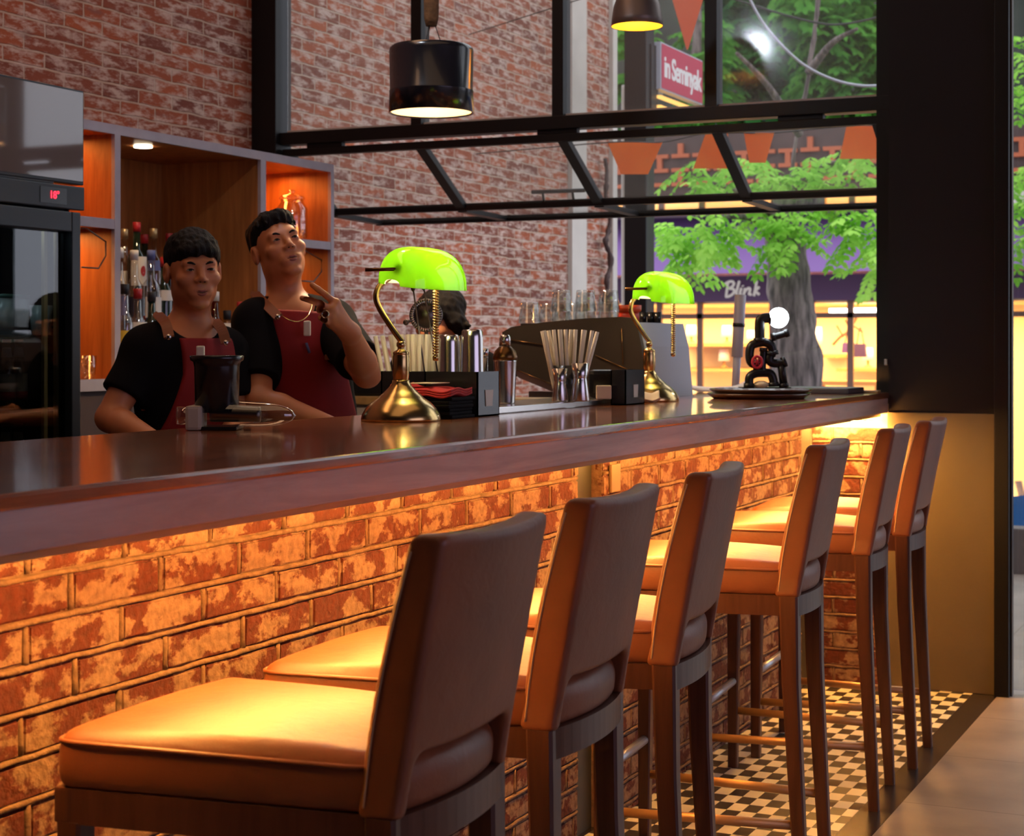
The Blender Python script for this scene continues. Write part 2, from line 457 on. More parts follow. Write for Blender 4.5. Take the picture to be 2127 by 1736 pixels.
# ------------------------------------------------------------------ mesh builder
class MB:
    def __init__(self):
        self.v, self.f, self.s = [], [], []

    def add(self, verts, faces, smooth=False):
        o = len(self.v)
        self.v += [tuple(p) for p in verts]
        self.f += [tuple(i + o for i in f) for f in faces]
        self.s += [smooth] * len(faces)
        return self

    def box(self, lo, hi, bev=0.0, rot=None, pivot=None):
        bm = bmesh.new()
        bmesh.ops.create_cube(bm, size=1)
        for q in bm.verts:
            q.co = Vector([lo[i] + (q.co[i] + 0.5) * (hi[i] - lo[i]) for i in range(3)])
        if bev:
            bmesh.ops.bevel(bm, geom=bm.edges[:], offset=bev, segments=2, affect='EDGES', profile=0.6)
        if rot is not None:
            pv = Vector(pivot if pivot else [(lo[i] + hi[i]) / 2 for i in range(3)])
            for q in bm.verts:
                q.co = pv + rot @ (q.co - pv)
        bm.verts.index_update()
        self.add([q.co[:] for q in bm.verts], [[q.index for q in f.verts] for f in bm.faces], False)
        bm.free()
        return self

    def lathe(self, prof, c=(0, 0, 0), n=32, axis='Z', smooth=True, rot=None, cap=True):
        """prof: list of (r, h)"""
        vs, fs = [], []
        for r, h in prof:
            for k in range(n):
                a = 2 * PI * k / n
                p = Vector((r * math.cos(a), r * math.sin(a), h))
                if axis == 'X': p = Vector((p.z, p.x, p.y))
                if axis == 'Y': p = Vector((p.y, p.z, p.x))
                if rot is not None: p = rot @ p
                vs.append(p + Vector(c))
        for i in range(len(prof) - 1):
            for k in range(n):
                k2 = (k + 1) % n
                fs.append((i * n + k, i * n + k2, (i + 1) * n + k2, (i + 1) * n + k))
        for i, rev in ((0, True), (len(prof) - 1, False)):
            if cap and prof[i][0] > 1e-6:
                ring = [i * n + k for k in range(n)]
                fs.append(ring[::-1] if rev else ring)
        return self.add(vs, fs, smooth)

    def tube(self, pts, r, n=12, closed=False, cap=True, smooth=True):
        pts = [Vector(p) for p in pts]
        rs = r if isinstance(r, (list, tuple)) else [r] * len(pts)
        vs, fs = [], []
        m = len(pts)
        prev = None
        for i, p in enumerate(pts):
            if closed:
                t = pts[(i + 1) % m] - pts[i - 1]
            else:
                t = pts[min(i + 1, m - 1)] - pts[max(i - 1, 0)]
            t = t.normalized() if t.length > 1e-9 else Vector((0, 0, 1))
            if prev is None:
                a = Vector((0, 0, 1)) if abs(t.z) < 0.9 else Vector((1, 0, 0))
                nrm = (a - t * a.dot(t)).normalized()
            else:
                nrm = (prev - t * prev.dot(t)).normalized()
            prev = nrm
            b = t.cross(nrm)
            for k in range(n):
                a = 2 * PI * k / n
                vs.append(p + (nrm * math.cos(a) + b * math.sin(a)) * rs[i])
        segs = m if closed else m - 1
        for i in range(segs):
            for k in range(n):
                k2 = (k + 1) % n
                j = (i + 1) % m
                fs.append((i * n + k, i * n + k2, j * n + k2, j * n + k))
        if cap and not closed:
            fs.append(tuple(range(n))[::-1])
            fs.append(tuple((m - 1) * n + k for k in range(n)))
        return self.add(vs, fs, smooth)

    def prism(self, poly, lo, hi, axis='Y'):
        """extrude a 2-D polygon along an axis; poly in the remaining two axes (in X,Y,Z order)"""
        def mk(a, b, t):
            return {'X': (t, a, b), 'Y': (a, t, b), 'Z': (a, b, t)}[axis]
        n = len(poly)
        vs = [mk(a, b, lo) for a, b in poly] + [mk(a, b, hi) for a, b in poly]
        fs = [tuple(range(n))[::-1], tuple(range(n, 2 * n))]
        fs += [(k, (k + 1) % n, n + (k + 1) % n, n + k) for k in range(n)]
        return self.add(vs, fs)

    def taper(self, p0, p1, s0, s1, bev=True):
        """square leg from p0 (half size s0) to p1 (half size s1)"""
        vs = []
        for p, s in ((p0, s0), (p1, s1)):
            c = s * 0.22
            for x, y in ((-s, -s + c), (-s + c, -s), (s - c, -s), (s, -s + c), (s, s - c), (s - c, s), (-s + c, s), (-s, s - c)):
                vs.append((p[0] + x, p[1] + y, p[2]))
        fs = [tuple(range(8))[::-1], tuple(range(8, 16))] + [(k, (k + 1) % 8, 8 + (k + 1) % 8, 8 + k) for k in range(8)]
        return self.add(vs, fs)

    def sphere(self, c, r, n=20, m=12, scale=(1, 1, 1)):
        prof = []
        for i in range(m + 1):
            a = -PI / 2 + PI * i / m
            prof.append((r * math.cos(a), r * math.sin(a)))
        vs, fs = [], []
        for i, (rr, h) in enumerate(prof):
            for k in range(n):
                a = 2 * PI * k / n
                vs.append((c[0] + rr * math.cos(a) * scale[0], c[1] + rr * math.sin(a) * scale[1], c[2] + h * scale[2]))
        for i in range(m):
            for k in range(n):
                k2 = (k + 1) % n
                fs.append((i * n + k, i * n + k2, (i + 1) * n + k2, (i + 1) * n + k))
        return self.add(vs, fs, True)

    def mesh(self, name):
        me = bpy.data.meshes.new(name)
        me.from_pydata(self.v, [], self.f)
        me.polygons.foreach_set('use_smooth', self.s)
        me.validate()
        bm = bmesh.new(); bm.from_mesh(me)
        bmesh.ops.remove_doubles(bm, verts=bm.verts[:], dist=1e-6)
        bmesh.ops.recalc_face_normals(bm, faces=bm.faces[:])
        bm.to_mesh(me); bm.free()
        return me


def obj_from_mesh(name, me, material=None, parent=None, loc=(0, 0, 0), rotz=0.0):
    o = bpy.data.objects.new(name, me)
    if material is not None:
        me.materials.append(M[material] if isinstance(material, str) else material)
    o.location = loc
    o.rotation_euler = (0, 0, rotz)
    COL.objects.link(o)
    if parent is not None:
        o.parent = parent
    return o


def tag(o, label, cat, group=None):
    o['label'] = label
    o['category'] = cat
    if group:
        o['group'] = group
    return o


def thing(name, label, cat, loc=(0, 0, 0), rotz=0.0, group=None):
    o = bpy.data.objects.new(name, None)
    o.empty_display_size = 0.05
    o.location = loc
    o.rotation_euler = (0, 0, rotz)
    COL.objects.link(o)
    return tag(o, label, cat, group)


def part(name, mb, material, parent, label=None):
    me = mb.mesh(name) if isinstance(mb, MB) else mb
    o = obj_from_mesh(name, me, material, parent)
    if label:
        o['label'] = label
    return o


def single(name, mb, material, label, cat, loc=(0, 0, 0), rotz=0.0, group=None):
    me = mb.mesh(name) if isinstance(mb, MB) else mb
    return tag(obj_from_mesh(name, me, material, None, loc, rotz), label, cat, group)


def struct(name, mb, material, parent=None, loc=(0, 0, 0)):
    me = mb.mesh(name) if isinstance(mb, MB) else mb
    o = obj_from_mesh(name, me, material, parent, loc)
    if parent is None:
        o['kind'] = 'structure'
    return o


def dup(root, loc, rotz=None, label=None, group=None):
    r = root.copy()
    COL.objects.link(r)
    r.location = loc
    if rotz is not None:
        r.rotation_euler = (0, 0, rotz)
    if label: r['label'] = label
    if group: r['group'] = group
    for ch in list(root.children):
        c = ch.copy(); COL.objects.link(c); c.parent = r
        for g in list(ch.children):
            d = g.copy(); COL.objects.link(d); d.parent = c
    return r


def smooth_path(pts, n=8):
    """Catmull-Rom through the points"""
    P = [Vector(p) for p in pts]
    P = [P[0] * 2 - P[1]] + P + [P[-1] * 2 - P[-2]]
    out = []
    for i in range(1, len(P) - 2):
        for k in range(n):
            t = k / n
            a, b, c, d = P[i - 1], P[i], P[i + 1], P[i + 2]
            out.append(0.5 * ((2 * b) + (c - a) * t + (2 * a - 5 * b + 4 * c - d) * t * t + (3 * b - a - 3 * c + d) * t ** 3))
    out.append(P[-2])
    return out


def text_mesh(name, body, size, extrude=0.002, shear=0.0, offset=0.0, spacing=1.0):
    cu = bpy.data.curves.new(name, 'FONT')
    cu.body = body
    cu.size = size
    cu.extrude = extrude
    cu.shear = shear
    cu.offset = offset
    cu.space_character = spacing
    cu.align_x = 'CENTER'; cu.align_y = 'CENTER'
    o = bpy.data.objects.new(name, cu)
    COL.objects.link(o)
    dg = bpy.context.evaluated_depsgraph_get()
    me = bpy.data.meshes.new_from_object(o.evaluated_get(dg))
    bpy.data.objects.remove(o)
    me.name = name
    me.materials.clear()
    return me


# ------------------------------------------------------------------ implicit surfaces (smoothly blended solids)
class Field:
    def __init__(self, lo, hi, h, far=0.08):
        self.lo = np.array(lo, float); self.h = h; self.far = far
        self.n = np.ceil((np.array(hi, float) - self.lo) / h).astype(int) + 1
        self.F = np.full(self.n, far, np.float32)
        self.ax = [(self.lo[i] + h * np.arange(self.n[i])).astype(np.float32) for i in range(3)]

    def block(self, lo, hi):
        sl = []
        for i in range(3):
            a = int(np.clip(math.floor((lo[i] - self.lo[i]) / self.h), 0, self.n[i]))
            b = int(np.clip(math.ceil((hi[i] - self.lo[i]) / self.h) + 1, 0, self.n[i]))
            sl.append(slice(a, b))
        X = self.ax[0][sl[0]][:, None, None]; Y = self.ax[1][sl[1]][None, :, None]; Z = self.ax[2][sl[2]][None, None, :]
        return tuple(sl), X, Y, Z

    def add(self, fn, lo, hi, k=0.01, margin=None):
        mg = margin if margin is not None else max(k, self.h * 3) + 0.005
        sl, X, Y, Z = self.block([q - mg for q in lo], [q + mg for q in hi])
        if min(s.stop - s.start for s in sl) <= 0: return
        d = fn(X, Y, Z)
        self.F[sl] = smin(self.F[sl], d, k)

    def cut(self, fn, lo, hi, k=0.005):
        sl, X, Y, Z = self.block(lo, hi)
        if min(s.stop - s.start for s in sl) <= 0: return
        self.F[sl] = -smin(-self.F[sl], fn(X, Y, Z), k)

    def ell(self, c, r, k=0.01, R=None):
        m = max(r) if R is not None else None
        lo = [c[i] - (m or r[i]) for i in range(3)]; hi = [c[i] + (m or r[i]) for i in range(3)]
        self.add(lambda X, Y, Z: sd_ell(X, Y, Z, c, r, R), lo, hi, k)

    def cap(self, a, b, r0, r1=None, k=0.01):
        r1 = r0 if r1 is None else r1
        m = max(r0, r1)
        lo = [min(a[i], b[i]) - m for i in range(3)]; hi = [max(a[i], b[i]) + m for i in range(3)]
        self.add(lambda X, Y, Z: sd_cap(X, Y, Z, a, b, r0, r1), lo, hi, k)

    def mesh(self, name):
        v, f = surface_nets(self.F)
        v = v * self.h + self.lo
        me = bpy.data.meshes.new(name)
        me.vertices.add(len(v)); me.vertices.foreach_set('co', v.astype(np.float32).ravel())
        me.loops.add(f.size); me.loops.foreach_set('vertex_index', f.astype(np.int32).ravel())
        me.polygons.add(len(f))
        me.polygons.foreach_set('loop_start', np.arange(0, f.size, 4, dtype=np.int32))
        me.polygons.foreach_set('use_smooth', np.ones(len(f), bool))
        me.update(calc_edges=True)
        return me


def smin(a, b, k):
    if k <= 0: return np.minimum(a, b)
    h = np.clip(0.5 + 0.5 * (b - a) / k, 0, 1)
    return b * (1 - h) + a * h - k * h * (1 - h)


def smax(a, b, k):
    return -smin(-a, -b, k)


def sd_ell(X, Y, Z, c, r, R=None):
    x, y, z = X - c[0], Y - c[1], Z - c[2]
    if R is not None:
        Rt = np.array(R).T
        x, y, z = (Rt[0][0] * x + Rt[0][1] * y + Rt[0][2] * z, Rt[1][0] * x + Rt[1][1] * y + Rt[1][2] * z,
                   Rt[2][0] * x + Rt[2][1] * y + Rt[2][2] * z)
    k0 = np.sqrt((x / r[0]) ** 2 + (y / r[1]) ** 2 + (z / r[2]) ** 2)
    k1 = np.sqrt((x / r[0] ** 2) ** 2 + (y / r[1] ** 2) ** 2 + (z / r[2] ** 2) ** 2) + 1e-9
    return k0 * (k0 - 1) / k1


def sd_cap(X, Y, Z, a, b, r0, r1):
    d = [b[i] - a[i] for i in range(3)]
    L = d[0] ** 2 + d[1] ** 2 + d[2] ** 2 + 1e-12
    t = np.clip(((X - a[0]) * d[0] + (Y - a[1]) * d[1] + (Z - a[2]) * d[2]) / L, 0, 1)
    return np.sqrt((X - a[0] - d[0] * t) ** 2 + (Y - a[1] - d[1] * t) ** 2 + (Z - a[2] - d[2] * t) ** 2) - (r0 + (r1 - r0) * t)


def sd_rbox(X, Y, Z, c, hs, r):
    qx, qy, qz = np.abs(X - c[0]) - (hs[0] - r), np.abs(Y - c[1]) - (hs[1] - r), np.abs(Z - c[2]) - (hs[2] - r)
    return np.sqrt(np.maximum(qx, 0) ** 2 + np.maximum(qy, 0) ** 2 + np.maximum(qz, 0) ** 2) + np.minimum(np.maximum(qx, np.maximum(qy, qz)), 0) - r


def surface_nets(F):
    """naive surface nets on a scalar grid -> quads"""
    S = F < 0
    nx, ny, nz = F.shape
    cnt = np.zeros((nx - 1, ny - 1, nz - 1), np.int8)
    for i in (0, 1):
        for j in (0, 1):
            for k in (0, 1):
                cnt += S[i:nx - 1 + i, j:ny - 1 + j, k:nz - 1 + k]
    act = (cnt > 0) & (cnt < 8)
    I, J, K = np.nonzero(act)
    idx = np.full(act.shape, -1, np.int64)
    idx[I, J, K] = np.arange(len(I))
    pos = np.zeros((len(I), 3)); num = np.zeros(len(I))
    cs = [(i, j, k) for i in (0, 1) for j in (0, 1) for k in (0, 1)]
    for a in cs:
        for ax in range(3):
            if a[ax]: continue
            b = list(a); b[ax] = 1
            fa = F[I + a[0], J + a[1], K + a[2]].astype(float); fb = F[I + b[0], J + b[1], K + b[2]].astype(float)
            m = (fa < 0) != (fb < 0)
            t = np.where(m, fa / np.where(m, fa - fb, 1), 0)
            p = np.tile(np.array(a, float), (len(I), 1)); p[:, ax] += t
            pos[m] += p[m]; num[m] += 1
    pos = pos / num[:, None] + np.stack([I, J, K], 1)
    quads = []
    for ax in range(3):
        sl0 = [slice(1, -1)] * 3; sl1 = [slice(1, -1)] * 3
        sl0[ax] = slice(0, -1); sl1[ax] = slice(1, None)
        a = S[tuple(sl0)]; b = S[tuple(sl1)]
        off = [1, 1, 1]; off[ax] = 0
        for inside_first in (True, False):
            E = np.nonzero((a & ~b) if inside_first else (~a & b))
            P = [E[q] + off[q] for q in range(3)]
            u, w = [(1, 2), (2, 0), (0, 1)][ax]
            def cell(du, dw):
                c = [P[0].copy(), P[1].copy(), P[2].copy()]
                c[u] = c[u] - du; c[w] = c[w] - dw
                return idx[c[0], c[1], c[2]]
            q = np.stack([cell(1, 1), cell(0, 1), cell(0, 0), cell(1, 0)], 1)
            if not inside_first: q = q[:, ::-1]
            quads.append(q)
    return pos, np.concatenate(quads)


def rebase(mb, root):
    """geometry written in room coordinates -> the thing's own coordinates"""
    Mi = (Matrix.Translation(root.location) @ Matrix.Rotation(root.rotation_euler.z, 4, 'Z')).inverted()
    mb.v = [tuple(Mi @ Vector(p)) for p in mb.v]
    return mb


def wpart(name, mb, material, root, label=None):
    return part(name, rebase(mb, root), material, root, label)


# ================================================================== THE SETTING
def stone_floor_mat():
    m = M['stone']
    n, l = m.node_tree.nodes, m.node_tree.links
    b = n['Principled BSDF']
    tc = n.new('ShaderNodeTexCoord')
    bt = n.new('ShaderNodeTexBrick')
    bt.offset = 0.0
    bt.inputs['Scale'].default_value = 1
    bt.inputs['Brick Width'].default_value = 0.6
    bt.inputs['Row Height'].default_value = 0.6
    bt.inputs['Mortar Size'].default_value = 0.003
    bt.inputs['Color1'].default_value = (1, 1, 1, 1); bt.inputs['Color2'].default_value = (0.9, 0.9, 0.9, 1)
    bt.inputs['Mortar'].default_value = (0.55, 0.5, 0.45, 1)
    l.new(tc.outputs['Object'], bt.inputs['Vector'])
    mx = n.new('ShaderNodeMix'); mx.data_type = 'RGBA'; mx.blend_type = 'MULTIPLY'; mx.inputs[0].default_value = 1
    src = b.inputs['Base Color'].links[0].from_socket
    l.new(src, mx.inputs[6]); l.new(bt.outputs['Color'], mx.inputs[7]); l.new(mx.outputs[2], b.inputs['Base Color'])


stone_floor_mat()
M['mosaic'] = checker_floor_mat('black_and_cream_mosaic', 0.043, 0.074)

struct('floor', MB().box((-1.04, -2.5, -0.12), (4.5, 6.42, 0)), 'stone')
struct('floor_mosaic', MB().box((-1.72, -2.5, -0.12), (-1.13, 6.42, 0)), 'mosaic')
struct('trim_1', MB().box((-1.13, -2.5, -0.12), (-1.04, 6.42, 0)), 'border')
struct('floor_behind_bar', MB().box((-4.3, -2.5, -0.12), (-1.72, 6.42, 0)), 'border')
struct('wall_back', MB().box((-4.5, -2.7, -0.12), (4.7, -2.5, 4.3)), 'black_paint')
struct('wall_right', MB().box((4.5, -2.5, -0.12), (4.7, 6.6, 4.3)), 'plaster')
struct('wall_street_right', MB().box((1.75, 6.42, 0), (4.5, 6.58, 4.2)), 'plaster')
struct('ceiling', MB().box((-4.5, -2.5, 4.2), (4.5, 6.6, 4.3)), 'ceiling')
wl_ = struct('wall_left', MB().box((-4.55, -2.5, -0.6), (-4.3, 10.72, 5.2)), 'brickwall')
struct('pilaster', MB().box((-4.3, 10.02, -0.6), (-4.27, 10.26, 5.2)), 'plaster', wl_)
struct('corner_edge', MB().box((-4.56, 10.72, -0.6), (-4.27, 10.80, 5.2)), 'plaster', wl_)

# low wall and sill under the street window
wf = struct('wall_front', MB().box((-4.3, 6.42, 0), (-1.44, 6.58, 1.02)), 'plaster')
struct('window_sill', MB().box((-4.17, 6.40, 1.02), (-1.44, 6.64, 1.055), 0.004), 'golden', wf)

# black corner column (left) and the wide pillar at the end of the bar
struct('trim_2', MB().box((-4.3, 6.43, 0), (-4.172, 6.56, 4.2), 0.004), 'black_steel')
pil = struct('wall_pillar', MB().box((-1.44, 6.405, 0), (-1.05, 6.62, 4.2)), 'black_paint')
struct('lower_panel', MB().box((-1.443, 6.395, 0), (-1.052, 6.406, 1.026), 0.002), 'olive', pil)

# --- upper fixed window
w1 = struct('window_1', MB().box((-4.172, 6.46, 2.168), (-1.44, 6.54, 2.222), 0.003), 'black_steel')
struct('head_rail', MB().box((-4.172, 6.46, 3.60), (-1.44, 6.54, 3.68)), 'black_steel', w1)
for x in (-3.482, -2.82, -2.159):
    struct('mullion', MB().box((x - 0.025, 6.462, 2.222), (x + 0.025, 6.538, 3.60)), 'black_steel', w1)
struct('jamb', MB().box((-1.50, 6.462, 1.05), (-1.44, 6.538, 3.60)), 'black_steel', w1)
xs = [-4.172, -3.482, -2.82, -2.159, -1.47]
for a, b in zip(xs[:-1], xs[1:]):
    struct('glass_pane', MB().box((a + 0.02, 6.497, 2.215), (b - 0.02, 6.503, 3.61)), 'hazepane', w1)
    struct('glazing_bead', MB().box((a + 0.026, 6.485, 2.222), (b - 0.026, 6.497, 2.232)), 'plaster', w1)

# --- folding window pushed out above the counter
w2 = struct('window_2', MB().box((-4.165, 6.475, 2.118), (-1.485, 6.515, 2.150), 0.003), 'black_steel')
hz, hy, bz, by = 2.13, 6.50, 1.897, 6.89


def slant(x0, x1, y0, z0, y1, z1, th):
    d = Vector((0, y1 - y0, z1 - z0)).normalized()
    nn = Vector((0, -d.z, d.y)) * th / 2
    q = [(y0 + nn.y, z0 + nn.z), (y1 + nn.y, z1 + nn.z), (y1 - nn.y, z1 - nn.z), (y0 - nn.y, z0 - nn.z)]
    return MB().prism(q, x0, x1, 'X')


struct('bottom_rail', MB().box((-4.165, 6.872, 1.881), (-1.485, 6.905, 1.914), 0.003), 'black_steel', w2)
struct('outer_rail', MB().box((-4.165, 7.315, 1.862), (-1.485, 7.345, 1.896), 0.003), 'black_steel', w2)
for x in (-4.148, -3.475, -2.81, -2.142, -1.502):
    struct('sash_bar', slant(x - 0.022, x + 0.022, hy, hz, by, bz, 0.03), 'black_steel', w2)
    struct('folded_sash_bar', slant(x - 0.022, x + 0.022, by, 1.889, 7.33, 1.879, 0.026), 'black_steel', w2)
xs = [-4.148, -3.475, -2.81, -2.142, -1.502]
for a, b in zip(xs[:-1], xs[1:]):
    struct('sash_glass', slant(a + 0.02, b - 0.02, hy + 0.01, hz - 0.005, by - 0.01, bz + 0.005, 0.005), 'pane', w2)
    struct('folded_glass', slant(a + 0.02, b - 0.02, by + 0.015, 1.889, 7.315, 1.879, 0.005), 'pane', w2)
for x in (-3.95, -2.83, -1.80):
    struct('hinge', MB().box((x - 0.09, 6.478, 2.15), (x + 0.09, 6.51, 2.17), 0.003), 'black_steel', w2)
hp = [atY(1105, 399, 6.86), atY(1215, 395, 6.86)]
hd = MB().tube(hp, 0.009, 8)
for uu in (1127, 1189):
    p = atY(uu, 398, 6.86); hd.tube([p, (p.x, 6.875, 1.905)], 0.006, 8)
struct('pull_handle', hd, 'black_steel', w2)
lp = atY(1841, 752, 6.39)
struct('latch', MB().box((lp.x - 0.006, 6.38, lp.z - 0.012), (lp.x + 0.006, 6.405, lp.z + 0.012), 0.002), 'steel', w2)

# --- glass street door right of the pillar
d1 = struct('door_1', MB().box((-1.05, 6.37, 0), (-0.997, 6.44, 3.4), 0.004), 'black_steel')
struct('door_edge_strip', MB().box((-0.9965, 6.40, 0), (-0.990, 6.435, 3.4), 0.001), 'darksteel', d1)
struct('door_stile', MB().box((0.30, 6.44, 0), (0.40, 6.52, 3.4), 0.004), 'black_steel', d1)
struct('door_stile', MB().box((1.65, 6.40, 0), (1.75, 6.56, 3.4), 0.004), 'black_steel', d1)
struct('head_rail', MB().box((-1.05, 6.42, 3.4), (1.75, 6.56, 3.5)), 'black_steel', d1)
struct('door_glass', MB().box((-1.04, 6.477, 0.01), (0.31, 6.483, 3.4)), 'pane', d1)
struct('door_glass', MB().box((0.39, 6.477, 0.01), (1.66, 6.483, 3.4)), 'pane', d1)
struct('wall_above_windows', MB().box((-4.172, 6.42, 3.68), (1.75, 6.58, 4.2)), 'black_paint')

# street outside
struct('ground_terrace', MB().box((-4.3, 6.42, -0.15), (6, 10.0, -0.005)), 'stone')
struct('ground_street', MB().box((-14, 10.0, -0.75), (12, 40, -0.60)), 'ground')

# ================================================================== BAR COUNTER
bar = thing('bar_counter', 'long bar counter with glossy dark wooden top and underlit brick front', 'bar counter', (-1.8, 3.5, 0))
Y0, Y1 = 0.5, 6.395
wpart('countertop', MB().box((-2.21, Y0, 1.078), (-1.436, Y1, 1.10), 0.005), 'counter', bar, 'glossy dark brown varnished top')
wpart('fascia', MB().box((-1.468, Y0, 1.024), (-1.441, Y1, 1.0785), 0.002), 'fascia', bar, 'grey-brown front board')
wpart('batten', MB().box((-1.490, Y0, 1.009), (-1.4685, Y1, 1.06), 0.001).box((-1.520, Y0, 1.0146), (-1.4901, Y1, 1.06)), 'golden', bar, 'pale wooden batten')
wpart('led_strip', MB().prism([(-1.508, 1.005), (-1.494, 1.0125), (-1.496, 1.0145), (-1.510, 1.0075)], 1.62, 6.38, 'Y'), 'led', bar, 'glowing warm light strip')
wpart('led_strip', MB().box((-1.722, 6.355, 0.990), (-1.46, 6.366, 0.992)), emis('end_led', LED_COL, 800), bar, 'short glowing strip at the end wall')
wpart('carcass', MB().box((-2.0, Y0, 0), (-1.78, Y1, 1.078)).box((-1.79, Y0, 1.060), (-1.4685, Y1, 1.0785)).box((-2.18, Y0, 0.98), (-2.0, Y1, 1.0775)), 'black_matte', bar)


def brick_panel(y0, y1, z0, z1, xface, seed):
    rnd = random.Random(seed)
    mor = MB().box((xface - 0.09, y0, z0), (xface - 0.007, y1, z1))
    bm = bmesh.new()
    rh, bw, g = 0.0655, 0.225, 0.011
    z = z1 - rh * 0.35
    rows = []
    while z > z0 - rh:
        rows.append(z); z -= rh

    def ridge(p, q, r):
        n = max(3, int((Vector(q) - Vector(p)).length / 0.03))
        pts, rr = [], []
        for k in range(n + 1):
            t = Vector(p).lerp(Vector(q), k / n)
            t.z += 0.0032 * mnoise.noise(Vector((t.y * 22, t.z * 31, seed)))
            t.x += 0.0012 * mnoise.noise(Vector((t.y * 30, t.z * 17, seed + 5)))
            pts.append(t); rr.append(r * (1 + 0.35 * mnoise.noise(Vector((t.y * 16, t.z * 40, seed + 9)))))
        mor.tube(pts, rr, 8)
    for r, zc in enumerate(rows):
        y = y0 - bw * (0.5 if r % 2 else 0.05) - rnd.uniform(0, 0.02)
        zj = zc - rh / 2
        if z0 + 0.01 < zj < z1 - 0.01:
            ridge((xface - 0.0035, y0 + 0.005, zj), (xface - 0.0035, y1 - 0.005, zj), 0.0050)
        while y < y1:
            w = bw * rnd.choice((1, 1, 1, 0.98, 1.03))
            a, b = max(y + g / 2, y0), min(y + w - g / 2, y1)
            lo, hi = max(zc - rh / 2 + g / 2, z0), min(zc + rh / 2 - g / 2, z1)
            y += w
            if b - a < 0.02 or hi - lo < 0.012: continue
            if y < y1 - 0.02: ridge((xface - 0.0045, y, lo), (xface - 0.0045, y, hi), 0.0048)
            ret = bmesh.ops.create_cube(bm, size=1)
            xo = xface + rnd.uniform(-0.003, 0.001)
            for q in ret['verts']:
                q.co = Vector((xo + (q.co.x - 0.5) * 0.024, (a + b) / 2 + q.co.y * (b - a) + rnd.uniform(-1, 1) * 0.0015,
                               (lo + hi) / 2 + q.co.z * (hi - lo) + rnd.uniform(-1, 1) * 0.002))
    bmesh.ops.bevel(bm, geom=bm.edges[:], offset=0.0035, segments=2, affect='EDGES')
    bm.verts.index_update()
    mb = MB(); mb.add([q.co[:] for q in bm.verts], [[q.index for q in f.verts] for f in bm.faces])
    bm.free()
    return mor, mb


for k, (a, b) in enumerate(((Y0, 4.03), (4.20, 6.14))):
    mor, bk = brick_panel(a, b, 0.0, 1.06, -1.70, 11 + k)
    p = wpart('brick_panel', bk, 'brickface', bar, 'red brick with flaking pale wash')
    me = rebase(mor, bar).mesh('mortar_bed')
    obj_from_mesh('mortar_bed', me, 'mortar', p)
for a, b in ((4.03, 4.20), (6.14, 6.395)):
    wpart('post', MB().box((-1.79, a, 0), (-1.735, b, 1.06)), 'post', bar, 'dark recessed upright post')
# short brick return on the wall at the end of the bar (faces along the bar)
mor, bk = brick_panel(1.4432, 1.735, 0, 0.965, 0, 31)
for mb in (mor, bk):
    mb.v = [(-y, 6.405 - x, z) for x, y, z in mb.v]
pr = struct('wall_bar_end', bk, 'brickface')
struct('mortar_bed', mor, 'mortar', pr)

po = MB().box((-1.699, 4.235, 0.885), (-1.690, 4.300, 0.96), 0.003)
so = single('power_outlet', po, mat('outlet_plate', (0.28, 0.19, 0.10), 0.5), 'cream power outlet plate on the brick front right of the post', 'power outlet')

